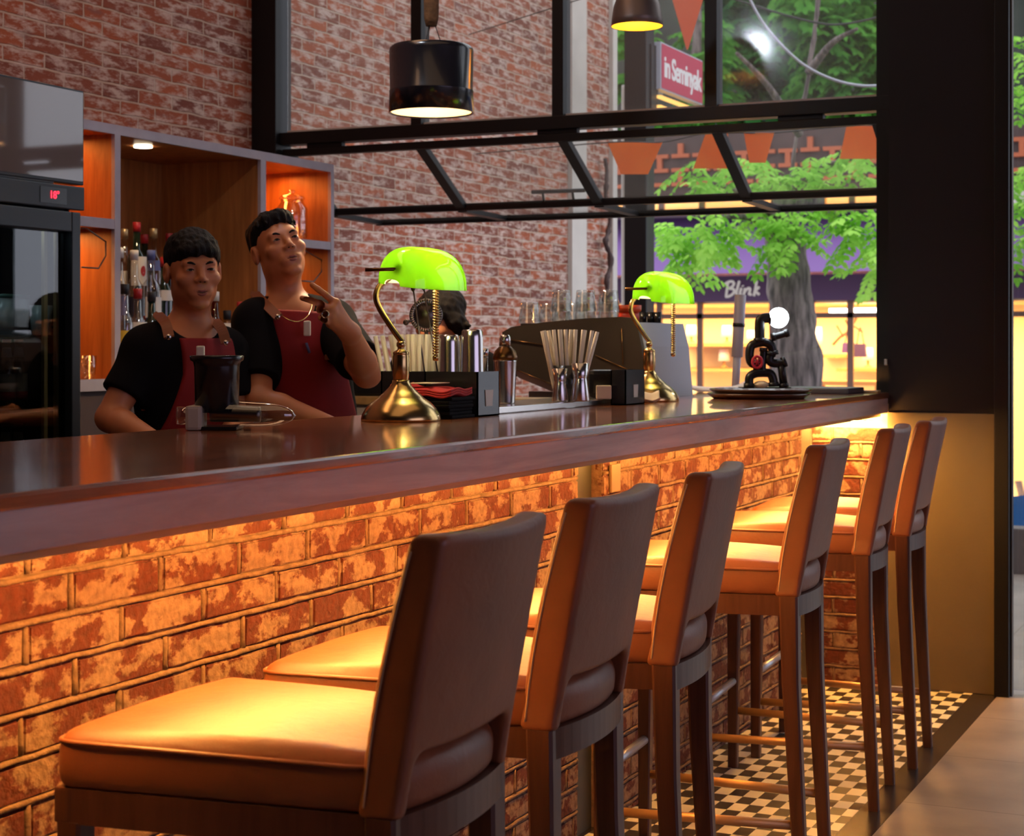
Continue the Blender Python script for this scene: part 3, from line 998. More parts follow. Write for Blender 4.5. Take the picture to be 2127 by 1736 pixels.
# ================================================================== BAR STOOLS
def stool_meshes():
    out = {}
    # local frame: x towards the guest (0 = back of the stool at seat level), y across, z up; origin on the floor
    HB = 0.167
    f = Field((-0.53, -0.25, 0.68), (0.07, 0.25, 0.83), 0.006)

    def hw_of(x):
        return 0.212 - 0.052 * np.clip((x + 0.49) / 0.47, 0, 1.1)

    def seat(X, Y, Z):
        r = 0.030
        top = 0.776 + 0.020 * np.clip(1 - ((X + 0.26) / 0.25) ** 2, 0, 1) * np.clip(1 - (Y / 0.21) ** 2, 0, 1) - 0.004 * (X + 0.49) / 0.5
        back = -0.012 + 0.022 * (1 - (Y / 0.15) ** 2) - 0.06 * np.clip((Z - 0.735) / 0.04, 0, 1) ** 2 * 0.3
        qx = np.maximum(-0.490 - X, X - back) + r
        qy = np.abs(Y) - hw_of(X) + r
        side = np.sqrt(np.maximum(qx, 0) ** 2 + np.maximum(qy, 0) ** 2) + np.minimum(np.maximum(qx, qy), 0) - r
        side = side - 0.004 * np.clip(1 - ((Z - 0.735) / 0.035) ** 2, 0, 1) + 0.004
        return smax(smax(side, Z - top, 0.024), 0.700 - Z, 0.012)
    f.add(seat, (-0.52, -0.24, 0.69), (0.06, 0.24, 0.82), 0, 0.01)
    out['seat_cushion'] = f.mesh('seat_cushion')
    pts = []
    for k in range(200):
        a = 2 * PI * k / 200
        c, s_ = math.cos(a), math.sin(a)
        e = 0.13
        x = -0.262 + 0.226 * math.copysign(abs(c) ** e, c)
        y = (float(hw_of(x)) + 0.0005) * math.copysign(abs(s_) ** e, s_)
        pts.append((x, y, 0.763 - 0.004 * (x + 0.49) / 0.5))
    out['piping'] = MB().tube(pts, 0.0032, 6, closed=True).mesh('piping')
    g = Field((-0.10, -0.20, 0.66), (0.11, 0.20, 1.09), 0.004)

    def back(X, Y, Z):
        t = np.clip((Z - 0.70) / 0.35, 0, 1)
        curve = 0.020 * (1 - (Y / HB) ** 2)
        front = -0.058 + 0.072 * t ** 1.5 + curve * (0.3 + 0.7 * t)
        rear = -0.002 + 0.064 * t ** 1.05 + curve * (0.3 + 0.7 * t)
        w = HB - 0.003 + 0.002 * t + 0.004 * np.clip((0.74 - Z) / 0.04, 0, 1)
        top = 1.046 + 0.006 * (Y / HB) ** 2
        d = smax(smax(front - X, X - rear, 0.010), np.abs(Y) - w, 0.012)
        d = smax(d, Z - top, 0.014)
        d = smax(d, 0.699 - Z, 0.006)
        arch = 0.772 + 0.006 * (Y / 0.14) ** 2
        slot = smax(np.abs(Y) - 0.139, Z - arch, 0.03)
        return smax(d, -slot, 0.010)
    g.add(back, (-0.09, -0.19, 0.67), (0.10, 0.19, 1.07), 0, 0.005)
    out['backrest'] = g.mesh('backrest')
    out['seams'] = []
    for sy in (-1, 1):
        path = []
        for k in range(24):
            z = 0.712 + 0.318 * k / 23
            t = (z - 0.70) / 0.35
            w = HB - 0.003 + 0.002 * t + 0.004 * max(0, min(1, (0.74 - z) / 0.04))
            path.append((-0.058 + 0.072 * t ** 1.5 + 0.010, sy * (w + 0.0002), z))
        out['seams'].append(MB().tube(path, 0.0016, 6).mesh('seam'))
    ap = MB()
    ap.box((-0.487, -0.206, 0.655), (-0.462, 0.206, 0.7015), 0.003)
    for sy in (-1, 1):
        q = [(-0.475, sy * 0.206), (-0.03, sy * 0.160), (-0.03, sy * 0.138), (-0.475, sy * 0.184)]
        ap.prism(q if sy < 0 else q[::-1], 0.655, 0.7015, 'Z')
    q1, q2 = [], []
    for k in range(13):
        y = -0.155 + 0.31 * k / 12
        q1.append((-0.006 + 0.020 * (1 - (y / 0.16) ** 2), y)); q2.append((-0.030 + 0.020 * (1 - (y / 0.16) ** 2), y))
    ap.prism(q1 + q2[::-1], 0.655, 0.7015, 'Z')
    out['apron'] = ap.mesh('apron')
    legs = []
    for sy in (-1, 1):
        legs.append(MB().taper((-0.470, sy * 0.188, 0.0), (-0.466, sy * 0.187, 0.657), 0.014, 0.019).mesh('leg'))
    for sy in (-1, 1):
        m = MB()
        m.taper((-0.022, sy * 0.146, 0.50), (-0.026, sy * 0.146, 0.7005), 0.0195, 0.022)
        m.taper((0.004, sy * 0.150, 0.0), (-0.022, sy * 0.146, 0.50), 0.0140, 0.0195)
        legs.append(m.mesh('leg'))
    out['legs'] = legs
    out['front_rail'] = MB().tube([(-0.468, -0.188, 0.262), (-0.468, 0.188, 0.262)], 0.012, 12).mesh('footrest_rail')
    out['side_rails'] = [MB().tube([(-0.468, sy * 0.188, 0.172), (-0.006, sy * 0.149, 0.172)], 0.0115, 12).mesh('side_rail') for sy in (-1, 1)]
    return out


SM = stool_meshes()
for k_ in ('seat_cushion', 'backrest'):
    SM[k_].materials.append(M['leather'])


def make_stool(label, loc, rz):
    t = thing('bar_stool', label, 'bar stool', loc, rz, 'bar stools lined up along the counter')
    c = obj_from_mesh('seat_cushion', SM['seat_cushion'], None, t)
    obj_from_mesh('piping', SM['piping'], 'leather', c)
    b = obj_from_mesh('backrest', SM['backrest'], None, t)
    for m in SM['seams']: obj_from_mesh('seam', m, 'stitch', b)
    obj_from_mesh('apron', SM['apron'], 'legwood', t)
    for m in SM['legs']: obj_from_mesh('leg', m, 'legwood', t)
    obj_from_mesh('footrest_rail', SM['front_rail'], 'satin', t)['label'] = 'metal front foot rail'
    for m in SM['side_rails']: obj_from_mesh('side_rail', m, 'brassbar', t)
    return t


stools = [(-1.009, 1.825, 1.3, 'nearest brown leather bar stool with its whole glowing seat in view'),
          (-1.029, 2.346, 2.5, 'second brown leather bar stool from the camera, behind the nearest one'),
          (-1.037, 2.915, 7.0, 'third brown leather bar stool from the camera, its back turned slightly edge-on'),
          (-1.067, 3.830, 4.5, 'fourth brown leather bar stool from the camera, just past the widest gap in the row'),
          (-1.095, 4.661, 4.5, 'second farthest brown leather bar stool from the camera'),
          (-1.098, 5.176, 3.0, 'farthest brown leather bar stool, in front of the olive pillar')]
st0 = None
for x, y, r, lb in stools:
    a_ = math.radians(r)
    loc = (x - 0.167 * math.sin(a_), y + 0.167 * math.cos(a_), 0)
    st0 = make_stool(lb, loc, a_) if st0 is None else st0
    if st0['label'] != lb: dup(st0, loc, a_, lb)

# ================================================================== BACK BAR CABINET
cab = thing('back_bar_cabinet', 'tall back bar cabinet with grey frame and orange-lit wooden compartments', 'cabinet', (-4.03, 5.3, 0))
XF, XB = -3.80, -4.285
fr = MB()
fr.box((XF - 0.015, 4.43, 2.016), (XF, 6.312, 2.050))
for a, b in ((4.831, 4.863), (5.749, 5.786), (6.286, 6.312)):
    fr.box((XF - 0.014, a, 1.159), (XF + 0.001, b, 2.017))
fr.box((XF - 0.014, 4.43, 1.684), (XF, 4.832, 1.718))
fr.box((XF - 0.014, 5.785, 1.684), (XF, 6.287, 1.717))
fr.box((XF - 0.014, 4.43, 1.119), (XF + 0.002, 6.312, 1.160))
wpart('face_frame', fr, 'cabframe', cab, 'grey-lavender front frame')
cw = MB()
cw.box((XB, 4.43, 2.018), (XF - 0.015, 6.31, 2.048))
for a, b in ((4.836, 4.858), (5.754, 5.781), (6.288, 6.310)):
    cw.box((XB, a, 1.159), (XF - 0.014, b, 2.018))
cw.box((XB, 4.43, 1.688), (XF - 0.014, 4.836, 1.714))
cw.box((XB, 5.781, 1.688), (XF - 0.014, 6.288, 1.713))
cw.box((XB, 4.43, 1.122), (XF - 0.014, 6.31, 1.157))
cw.box((XB - 0.012, 4.43, 1.12), (XB, 6.31, 2.05))
wpart('carcass', cw, 'cabwood', cab, 'orange-brown wood veneer lining')
wpart('base_unit', MB().box((XB, 4.43, 0), (XF - 0.02, 6.31, 1.119)), 'darkbrown', cab, 'dark lower cupboard')
rs = MB().box((-4.27, 4.87, 1.158), (-4.06, 5.745, 1.40)).box((-4.06, 4.87, 1.158), (-3.955, 5.745, 1.28))
wpart('bottle_riser', rs, 'darkbrown', cab, 'stepped dark bottle riser')
dl = wpart('downlight', MB().lathe([(0.0, 2.012), (0.034, 2.012), (0.034, 2.0165), (0.0, 2.0165)], (-3.94, 5.176, 0), 24), emis('downlight_glow', (1, 0.82, 0.55), 26), cab, 'small round glowing downlight')
hw_ = MB()
for (ya, yb, zc) in ((4.69, 4.83, 1.62), (6.06, 6.27, 1.62)):
    w = (yb - ya)
    hw_.tube([(-3.83, ya, zc + 0.06), (-3.83, ya + w * .2, zc + 0.06), (-3.83, yb - 0.01, zc + 0.02), (-3.83, yb - 0.01, zc - 0.03), (-3.83, yb - w * .35, zc - 0.075), (-3.83, ya, zc - 0.075)], 0.003, 6)
wpart('glass_rack', hw_, 'darksteel', cab, 'bent wire glass rack')
vs_ = MB().box((-4.272, 5.12, 1.72), (-4.262, 5.135, 2.0))
wpart('light_channel', vs_, 'darkbrown', cab)
add_spot('cabinet_downlight', (-3.94, 5.176, 2.0), (0, 0, 0), 5.5, (1, 0.62, 0.30), math.radians(120), 0.8, 0.03)
OR = (1.0, 0.30, 0.05)
add_area('cabinet_glow_left', (-4.02, 4.64, 2.005), (0, 0, 0), 0.08, 0.3, 2.2, OR)
add_area('cabinet_glow_right', (-4.02, 6.03, 2.005), (0, 0, 0), 0.08, 0.4, 3.2, OR)
add_area('cabinet_glow_left_low', (-4.02, 4.64, 1.675), (0, 0, 0), 0.08, 0.3, 3.0, (1, 0.36, 0.08))
add_area('cabinet_glow_right_low', (-4.02, 6.03, 1.675), (0, 0, 0), 0.08, 0.4, 1.3, (1, 0.36, 0.08))

# ---- jar and glasses in the cabinet
jar = thing('glass_jar', 'lidded clear glass jar in the upper right cabinet compartment', 'jar', (-3.93, 6.185, 1.7135))
jar.scale = (0.9, 0.9, 0.84)
part('jar_body', MB().lathe([(0.0, 0.004), (0.062, 0.004), (0.072, 0.02), (0.074, 0.17), (0.055, 0.20), (0.053, 0.215), (0.050, 0.215), (0.052, 0.2), (0.070, 0.168), (0.068, 0.022), (0.0, 0.010)], n=28), 'glass', jar)
part('lid', MB().lathe([(0.0, 0.217), (0.060, 0.217), (0.062, 0.224), (0.05, 0.236), (0.018, 0.244), (0.012, 0.252), (0.020, 0.262), (0.0, 0.268)], n=28), 'glass', jar, 'knobbed glass lid')

TUMBLER = [(0.0, 0.0), (0.030, 0.0), (0.036, 0.085), (0.034, 0.085), (0.0285, 0.010), (0.0, 0.010)]


def tumbler(sc=1.0, flip=False):
    p = [(r * sc, h * sc) for r, h in TUMBLER]
    if flip: p = [(r, 0.085 * sc - h) for r, h in p]
    return MB().lathe(p, n=24).mesh('drinking_glass')


gm = tumbler(0.95)
gm.materials.append(M['glass'])
gp = [(4.60, 'drinking glass nearest the fridge on the low cabinet shelf', -3.86), (4.675, 'tall-stacked drinking glass beside the fridge on the low cabinet shelf', -3.87),
      (4.755, 'drinking glass on the low cabinet shelf just left of the first bartender\'s sleeve', -3.86)]
for k, (y, lb, x) in enumerate(gp):
    g = tag(obj_from_mesh('drinking_glass', gm, None, None, (x, y, 1.1605)), lb, 'glass', 'glasses on the low cabinet shelf')
g = tag(obj_from_mesh('drinking_glass', gm, None, None, (-3.87, 4.675, 1.1605 + 0.083)), 'drinking glass stacked on top of another beside the fridge', 'glass', 'glasses on the low cabinet shelf')

# ---- bottles
def bottle(label, base, top, r, style, loc_xy):
    h = top - base
    t = thing('liquor_bottle', label, 'bottle', (loc_xy[0], loc_xy[1], base + 0.0008), 0, 'liquor bottles on the cabinet riser')
    bodyh, sh = h * 0.58, h * 0.70
    glassm = style['glass']
    part('glass_body', MB().lathe([(0, 0), (r * 0.94, 0), (r, 0.006), (r, bodyh), (r * 0.86, bodyh + (sh - bodyh) * 0.45), (0.015, sh), (0.0135, h - 0.035), (0.0, h - 0.035)], n=24), glassm, t)
    if style.get('liquid'):
        lv = style.get('level', 0.4) * h
        part('liquid', MB().lathe([(0, 0.006), (r - 0.004, 0.006), (r - 0.004, lv), (0, lv)], n=20), style['liquid'], t)
    if style.get('label'):
        a, b = style.get('lab', (0.15, 0.48))
        lbm = MB()
        n = 14
        vs = []
        for q in range(n + 1):
            an = math.radians(-75 + 150 * q / n - 12)
            for z in (a * h, b * h):
                vs.append(((r + 0.0008) * math.cos(an), (r + 0.0008) * math.sin(an), z))
        lbm.add(vs, [(2 * q, 2 * q + 2, 2 * q + 3, 2 * q + 1) for q in range(n)], True)
        part('paper_label', lbm, style['label'], t)
        if style.get('dot'):
            dm = MB()
            ce = Vector((r + 0.002, 0, (a + b) / 2 * h))
            vs = [((r + 0.0018) * math.cos(0.32 * math.cos(2 * PI * q / 20) - 0.2), (r + 0.0018) * math.sin(0.32 * math.cos(2 * PI * q / 20) - 0.2), (a + b) / 2 * h + 0.020 * math.sin(2 * PI * q / 20)) for q in range(20)]
            dm.add(vs, [tuple(range(20))])
            part('label_emblem', dm, style['dot'], t)
    part('cap', MB().lathe([(0, h - 0.037), (0.0155, h - 0.037), (0.016, h - 0.002), (0.014, h), (0, h)], n=18), style.get('cap', 'blacklabel'), t)
    return t


BT = [
    (258, 476, -4.17, 1.40, 0.026, dict(glass='glass', cap='goldcap', label='whitelabel', lab=(0.30, 0.5)), 'clear bottle with a gold cap at the left end of the back row'),
    (284, 462, -4.11, 1.40, 0.037, dict(glass='greenglass', cap='redcap', label='whitelabel', lab=(0.30, 0.62), dot='redlabel'), 'tall dark bottle with a red cap and white oval label'),
    (300, 487, -4.20, 1.40, 0.033, dict(glass='greenglass', cap='redcap', label='blacklabel'), 'dark bottle with a dim red cap between two taller ones'),
    (319, 475, -4.11, 1.40, 0.036, dict(glass='glass', cap='goldcap', label='bluelabel', lab=(0.5, 0.62)), 'clear bottle with a silver-gold cap left of the first bartender\'s hair'),
    (352, 485, -4.14, 1.40, 0.035, dict(glass='greenglass', cap='redcap'), 'dark bottle with a red cap half hidden by the first bartender\'s hair'),
    (248, 515, -4.02, 1.28, 0.025, dict(glass='glass', cap='whitelabel', label='bluelabel', lab=(0.3, 0.5)), 'slim clear bottle against the left cabinet divider'),
    (279, 520, -4.0, 1.28, 0.033, dict(glass='glass', cap='whitelabel', liquid='amberliq', level=0.22, label='blacklabel', lab=(0.28, 0.5)), 'clear bottle with dark label and amber liquor below the red-capped one'),
    (314, 520, -4.0, 1.28, 0.038, dict(glass='glass', cap='bluelabel', liquid='redliq', level=0.3, label='whitelabel', lab=(0.28, 0.5)), 'clear bottle with white label over bright red liquor'),
    (341, 535, -4.0, 1.28, 0.034, dict(glass='greenglass', cap='redcap', label='whitelabel', lab=(0.5, 0.62)), 'dark bottle with a narrow white band beside the first bartender\'s ear'),
    (259, 590, -3.90, 1.16, 0.031, dict(glass='glass', cap='blacklabel', liquid='amberliq', level=0.4, label='yellowlabel', lab=(0.3, 0.5)), 'short bottle with amber liquor at the front left of the riser'),
    (286, 600, -3.90, 1.16, 0.033, dict(glass='glass', cap='redcap', liquid='amberliq', level=0.5, label='whitelabel', lab=(0.45, 0.62)), 'squat amber bottle in the front row above the first bartender\'s shoulder'),
    (315, 606, -3.90, 1.16, 0.033, dict(glass='greenglass', cap='blacklabel'), 'front row dark bottle touching the first bartender\'s strap'),
    (447, 606, -3.895, 1.16, 0.034, dict(glass='amber', cap='whitelabel', label='whitelabel', lab=(0.25, 0.62)), 'brown bottle with a white cap right of the first bartender\'s face'),
    (430, 622, -3.995, 1.28, 0.034, dict(glass='greenglass', cap='bluelabel', label='yellowlabel', lab=(0.1, 0.6)), 'dark bottle with a yellow label right of the first bartender\'s neck'),
    (472, 645, -3.88, 1.16, 0.030, dict(glass='glass', cap='blacklabel', label='whitelabel', lab=(0.2, 0.8)), 'short clear bottle with white label between the two bartenders'),
    (500, 627, -3.845, 1.16, 0.030, dict(glass='greenglass', cap='redcap', label='blacklabel'), 'dark bottle with a red neck band by the second bartender\'s sleeve'),
]
for u, v, X, base, r, stl, lb in BT:
    p = atX(u, v, X)
    bottle(lb, base, p.z, r, stl, (X, p.y))

# ================================================================== FRIDGE AND SCREEN
fx = -3.60
fri = thing('display_fridge', 'black glass-door drinks fridge at the left edge of the bar', 'fridge', (-3.93, 4.06, 0))
fb = MB()
fb.box((-4.26, 3.70, 0.0), (-4.23, 4.42, 1.79)).box((-4.26, 4.395, 0), (-3.66, 4.42, 1.79)).box((-4.26, 3.70, 0), (-3.66, 3.725, 1.79))
fb.box((-4.26, 3.70, 1.70), (-3.66, 4.42, 1.79)).box((-4.26, 3.70, 0.0), (-3.66, 4.42, 0.12))
wpart('body', fb, 'navy', fri)
hd = MB().box((-3.66, 3.70, 1.712), (fx, 4.424, 1.788), 0.004)
hp_ = wpart('control_panel', hd, 'navy', fri)
dsp = wpart('display_window', MB().box((fx - 0.002, 4.21, 1.725), (fx + 0.0015, 4.335, 1.776)), 'black_plastic', fri)
me = text_mesh('temperature_digits', '18°', 0.034, 0.0008)
for vv in me.vertices:
    x, y, z = vv.co
    vv.co = Vector((fx + 0.003 + z, 4.275 + x, 1.751 + y)) - fri.location
obj_from_mesh('temperature_digits', me, emis('red_digits', (1, 0.02, 0.04), 5), fri)['label'] = 'glowing red digits'
df = MB()
df.box((-3.66, 4.362, 0.12), (fx, 4.405, 1.705), 0.004).box((-3.66, 3.70, 0.12), (fx, 3.77, 1.705), 0.004)
df.box((-3.66, 3.77, 1.64), (fx, 4.362, 1.705), 0.004).box((-3.66, 3.77, 0.12), (fx, 4.362, 0.2), 0.004)
door = wpart('door', df, 'navy', fri)
obj_from_mesh('door_glass', rebase(MB().box((-3.635, 3.77, 0.2), (-3.629, 4.362, 1.64)), fri).mesh('door_glass'), 'darkpane', door)
for ya, yb in ((4.291, 4.307), (4.348, 4.361)):  # gold strips stand in for reflections along the inner door frame
    wpart('door_reflection_strip', MB().box((-3.664, ya, 0.2), (-3.652, yb, 1.64)), 'goldcap', fri, 'gold strip painted for a reflection on the inner door frame')
for z in (0.80, 1.075, 1.31):
    wpart('shelf', MB().box((-4.22, 3.73, z - 0.008), (-3.67, 4.39, z)), 'darksteel', fri)
cool = emis('fridge_lamp', (0.75, 0.95, 1.0), 3)
wpart('lamp', MB().box((-3.78, 3.85, 1.688), (-3.74, 4.28, 1.698)), cool, fri, 'cool white lamp under the fridge roof')
kk = 0
lbls = ['dark bottle with white and red label on the middle fridge shelf, left', 'dark bottle with white and red label on the middle fridge shelf, right',
        'bottle on the lowest visible fridge shelf, left', 'bottle on the lowest visible fridge shelf, right']
for (u, vt, z) in ((14, 705, 1.075), (39, 705, 1.075), (12, 880, 0.80), (38, 880, 0.80)):
    X = -3.80
    p = atX(u, vt, X)
    t = thing('beer_bottle', lbls[kk], 'bottle', (X, p.y, z + 0.0005), 0, 'bottles inside the fridge')
    h = p.z - z
    part('glass_body', MB().lathe([(0, 0), (0.026, 0), (0.027, 0.01), (0.027, h * 0.55), (0.014, h * 0.78), (0.012, h - 0.006), (0, h - 0.006)], n=18), 'greenglass', t)
    part('paper_label', MB().lathe([(0.0275, h * 0.12), (0.0278, h * 0.12), (0.0278, h * 0.50), (0.0275, h * 0.5)], n=18), 'whitelabel', t)
    part('red_band', MB().lathe([(0.0279, h * 0.12), (0.0282, h * 0.12), (0.0282, h * 0.24), (0.0279, h * 0.24)], n=18), 'redlabel', t)
    part('neck_label', MB().lathe([(0.0165, h * 0.74), (0.0175, h * 0.74), (0.0135, h * 0.88), (0.0125, h * 0.88)], n=18), 'whitelabel', t)
    part('cap', MB().lathe([(0, h - 0.01), (0.0145, h - 0.01), (0.0145, h), (0, h)], n=16), 'redcap', t)
    kk += 1
cl_ = ['plastic cup with teal lid on the upper fridge shelf, leftmost', 'plastic cup with teal lid on the upper fridge shelf, second from left',
       'clear cup standing in for a reflection, behind the gold strips of the fridge door']
for k, u in enumerate((8, 38, 96)):
    p = atX(u, 690, -3.80)
    if k == 2: p = Vector((-3.715, 4.350, 0))  # third cup is put in where the door glass shows a reflection
    t = thing('plastic_cup', cl_[k], 'cup', (p.x, p.y, 1.3105), 0, 'cups inside the fridge')
    hh = 0.118 if k < 2 else 0.095
    part('cup_body', MB().lathe([(0, 0), (0.031, 0), (0.037, hh), (0.035, hh), (0.029, 0.004), (0, 0.004)], n=20), mat('cup_plastic', (0.42, 0.50, 0.52), 0.2), t)
    if k < 2:
        part('lid', MB().lathe([(0, hh + 0.0005), (0.0385, hh + 0.0005), (0.0385, hh + 0.012), (0, hh + 0.014)], n=20), mat('teal_lid', (0.04, 0.16, 0.14), 0.4), t)
add_point('fridge_interior_light', (-3.76, 4.05, 1.66), 0.5, (0.75, 0.92, 1.0), 0.05)

tv = thing('flat_screen', 'flat screen with blank glossy face standing on the fridge', 'screen', (-3.62, 4.14, 1.7885))
wpart('screen_frame', MB().box((-3.645, 3.86, 1.794), (-3.603, 4.424, 2.100), 0.004), 'navy', tv)
wpart('screen_glass', MB().box((-3.604, 3.868, 1.806), (-3.600, 4.416, 2.093)), 'tvscreen', tv, 'blank grey-brown glossy screen')
wpart('stand', MB().box((-3.70, 4.0, 1.789), (-3.605, 4.28, 1.796)), 'navy', tv)

# ================================================================== THINGS ON THE BAR
ZB = 1.1003

def banker_lamp(label, loc):
    # local x = picture right, y = away
    t = thing('banker_lamp', label, 'lamp', loc, YAW, 'brass banker lamps on the bar')
    base = MB().lathe([(0, 0), (0.094, 0), (0.0945, 0.006), (0.092, 0.016), (0.084, 0.030), (0.070, 0.044), (0.055, 0.054), (0.0535, 0.056),
                       (0.040, 0.068), (0.026, 0.082), (0.0205, 0.092), (0.0205, 0.096), (0.0, 0.096)], n=48)
    part('base', base, 'brass', t, 'bell-shaped brass base')
    sock = MB().lathe([(0, 0.094), (0.016, 0.094), (0.0185, 0.099), (0.0185, 0.105), (0.0195, 0.107), (0.0195, 0.152), (0.018, 0.156), (0.019, 0.158), (0.019, 0.162), (0.009, 0.168),
                       (0.0075, 0.172), (0.0105, 0.177), (0.0105, 0.184), (0.005, 0.190), (0, 0.190)], n=32)
    part('stem_column', sock, 'brass', t)
    neck = smooth_path([(0.004, 0, 0.185), (-0.008, 0, 0.200), (-0.030, 0, 0.232), (-0.050, 0.0, 0.265), (-0.059, 0.0, 0.290), (-0.055, 0.006, 0.312), (-0.042, 0.015, 0.328), (-0.020, 0.03, 0.345), (0.012, 0.05, 0.362)], 8)
    part('curved_neck', MB().tube(neck, 0.0072, 12), 'brass', t)
    # shade: open-bottomed glass hood, long axis pointing away to the right
    ang = math.radians(-36)
    ex, ey = Vector((math.sin(-ang), math.cos(-ang), 0)), Vector((math.cos(-ang), -math.sin(-ang), 0))
    L, W, Hh = 0.115, 0.074, 0.094
    c0 = Vector((0.050, 0.045, 0.318))
    vs, fs = [], []
    NU, NV = 40, 24
    def pt(a, b, off):
        # a: -1..1 along, b: 0..pi across
        s = (1 - abs(a) ** 3.2) ** (1 / 2.4) if abs(a) < 1 else 0
        y = a * (L - off)
        k = (math.sin(b)) ** 0.85
        x = math.copysign(abs(math.cos(b)) ** 0.8, math.cos(b)) * (W - off) * (0.25 + 0.75 * s if s > 0 else 0.0)
        z = k * (Hh - off) * (s ** 0.8 if s > 0 else 0)
        return c0 + ex * y + ey * x + Vector((0, 0, z - 0.010 * (x / W)))
    def shell(off):
        vs, fs = [], []
        o = 0
        for i in range(NU + 1):
            tt = -1 + 2 * i / NU
            a = math.copysign(1 - (1 - abs(tt)) ** 1.8, tt) * 0.999
            for j in range(NV + 1):
                vs.append(pt(a, PI * j / NV, off))
        for i in range(NU):
            for j in range(NV):
                fs.append((o + i * (NV + 1) + j, o + i * (NV + 1) + j + 1, o + (i + 1) * (NV + 1) + j + 1, o + (i + 1) * (NV + 1) + j))
        return MB().add(vs, fs, True)
    sh = shell(0.0)
    shade = part('glass_shade', sh, 'shade', t, 'glowing lime green glass shade')
    obj_from_mesh('shade_lining', shell(0.003).mesh('shade_lining'), 'shadelining', shade)['label'] = 'white inner glass of the shade'
    # bracket pin through the shade's near end
    pin = c0 + Vector((-0.050, -0.090, 0.038))
    pb = MB().lathe([(0, -0.004), (0.008, -0.004), (0.010, 0.004), (0.006, 0.012), (0, 0.014)], pin, 16, 'Y')
    pb.tube([pin, pin + Vector((-0.080, -0.01, -0.002))], 0.0042, 10)
    part('pivot_pin', pb, 'darkbrass', t, 'dark bronze pivot pin')
    # pull chain
    cx = c0 + Vector((0.030, 0.0, 0.012))
    pts = []
    for k in range(26 * 10):
        a = 2 * PI * k / 10
        pts.append((cx.x + 0.0062 * math.cos(a), cx.y + 0.0062 * math.sin(a), cx.z - 0.175 * k / 260))
    ch = MB().tube(pts, 0.0021, 6)
    ch.lathe([(0, -0.012), (0.007, -0.010), (0.008, -0.002), (0.006, 0.002), (0, 0.002)], (cx.x, cx.y, cx.z - 0.178), 14)
    part('pull_chain', ch, 'brass', t)
    bt = MB().tube([c0 + ex * -0.065 + Vector((0, 0, 0.045)), c0 + ex * 0.065 + Vector((0, 0, 0.045))], 0.012, 14)
    part('bulb', bt, emis('lamp_bulb', (1.0, 0.80, 0.50), 52), t, 'glowing tube bulb')
    return t


m_, n_, l_, b_ = principled('lime_green_cased_glass')
b_.inputs['Base Color'].default_value = (0.20, 0.68, 0.008, 1)
b_.inputs['Roughness'].default_value = 0.08
b_.inputs['Coat Weight'].default_value = 0.6
tr_ = n_.new('ShaderNodeBsdfTranslucent'); tr_.inputs[0].default_value = (0.36, 1.0, 0.02, 1)
mx_ = n_.new('ShaderNodeMixShader'); mx_.inputs[0].default_value = 0.5
l_.new(b_.outputs[0], mx_.inputs[1]); l_.new(tr_.outputs[0], mx_.inputs[2])
l_.new(mx_.outputs[0], n_['Material Output'].inputs[0])
M['shade'] = m_
m_, n_, l_, b_ = principled('white_opal_glass')
b_.inputs['Base Color'].default_value = (0.85, 0.80, 0.66, 1)
b_.inputs['Roughness'].default_value = 0.3
tr_ = n_.new('ShaderNodeBsdfTranslucent'); tr_.inputs[0].default_value = (0.95, 0.92, 0.80, 1)
mx_ = n_.new('ShaderNodeMixShader'); mx_.inputs[0].default_value = 0.6
l_.new(b_.outputs[0], mx_.inputs[1]); l_.new(tr_.outputs[0], mx_.inputs[2])
l_.new(mx_.outputs[0], n_['Material Output'].inputs[0])
M['shadelining'] = m_
lp1 = banker_lamp('brass banker lamp with green shade, the nearer and larger of the two', (-1.949, 3.543, ZB))
lp2 = dup(lp1, (-1.908, 5.10, ZB), YAW, 'brass banker lamp with green shade in front of the espresso machine')

# ---- juicer
ju = thing('juicer', 'cold press juicer with black feed tube and long clear bowl', 'juicer', (-2.03, 3.06, ZB), YAW)
def jl(u, v):  # picture pixel -> local x,z at the juicer's depth
    d = 3.60
    w = atD(u, v, d) - Vector(ju.location)
    return (w.x * cA + w.y * sA, w.z)
x0, z0 = jl(440, 893); x1, zt = jl(440, 742); xt, zc = jl(445, 845)
ft = MB().lathe([(0, zc - 0.012), (0.046, zc - 0.012), (0.0475, zt - 0.02), (0.050, zt - 0.010), (0.056, zt - 0.006), (0.057, zt + 0.003), (0.053, zt + 0.004), (0.046, zt), (0.0435, zc + 0.03), (0, zc + 0.03)], (xt, 0, 0), 36)
part('feed_tube', ft, 'black_plastic', ju, 'glossy black feed tube')
xb, zb = jl(500, 868); xe, _ = jl(612, 870); xs_, _ = jl(420, 870)
bp_ = [(0, -0.10)]
prof = [(0.0, 0.0)]
bowl = MB()
N = 26
pp = []
for k in range(N + 1):
    t = k / N
    x = xs_ + (xe - xs_) * t
    r = 0.031 * (1 - 0.25 * t) * (1 - max(0, (t - 0.62) / 0.38) ** 2.2) ** 0.5 if t < 1 else 0.0005
    pp.append((Vector((x, -0.012, 0.036 - 0.006 * t)), max(r, 0.0005)))
bowl.tube([p for p, r in pp], [r for p, r in pp], 24)
part('clear_bowl', bowl, 'glass', ju, 'clear rounded plastic bowl')
core = MB().tube([p for p, r in pp[2:17]], [r * 0.62 for p, r in pp[2:17]], 16)
part('press_screw', core, 'darksteel', ju)
bs = MB().box((xs_ - 0.01, -0.05, 0.0), (xs_ + 0.075, 0.05, 0.008), 0.003)
part('foot_plate', bs, 'black_plastic', ju)
xa, _ = jl(388, 893); xc, _ = jl(422, 893); _, zk = jl(400, 842)
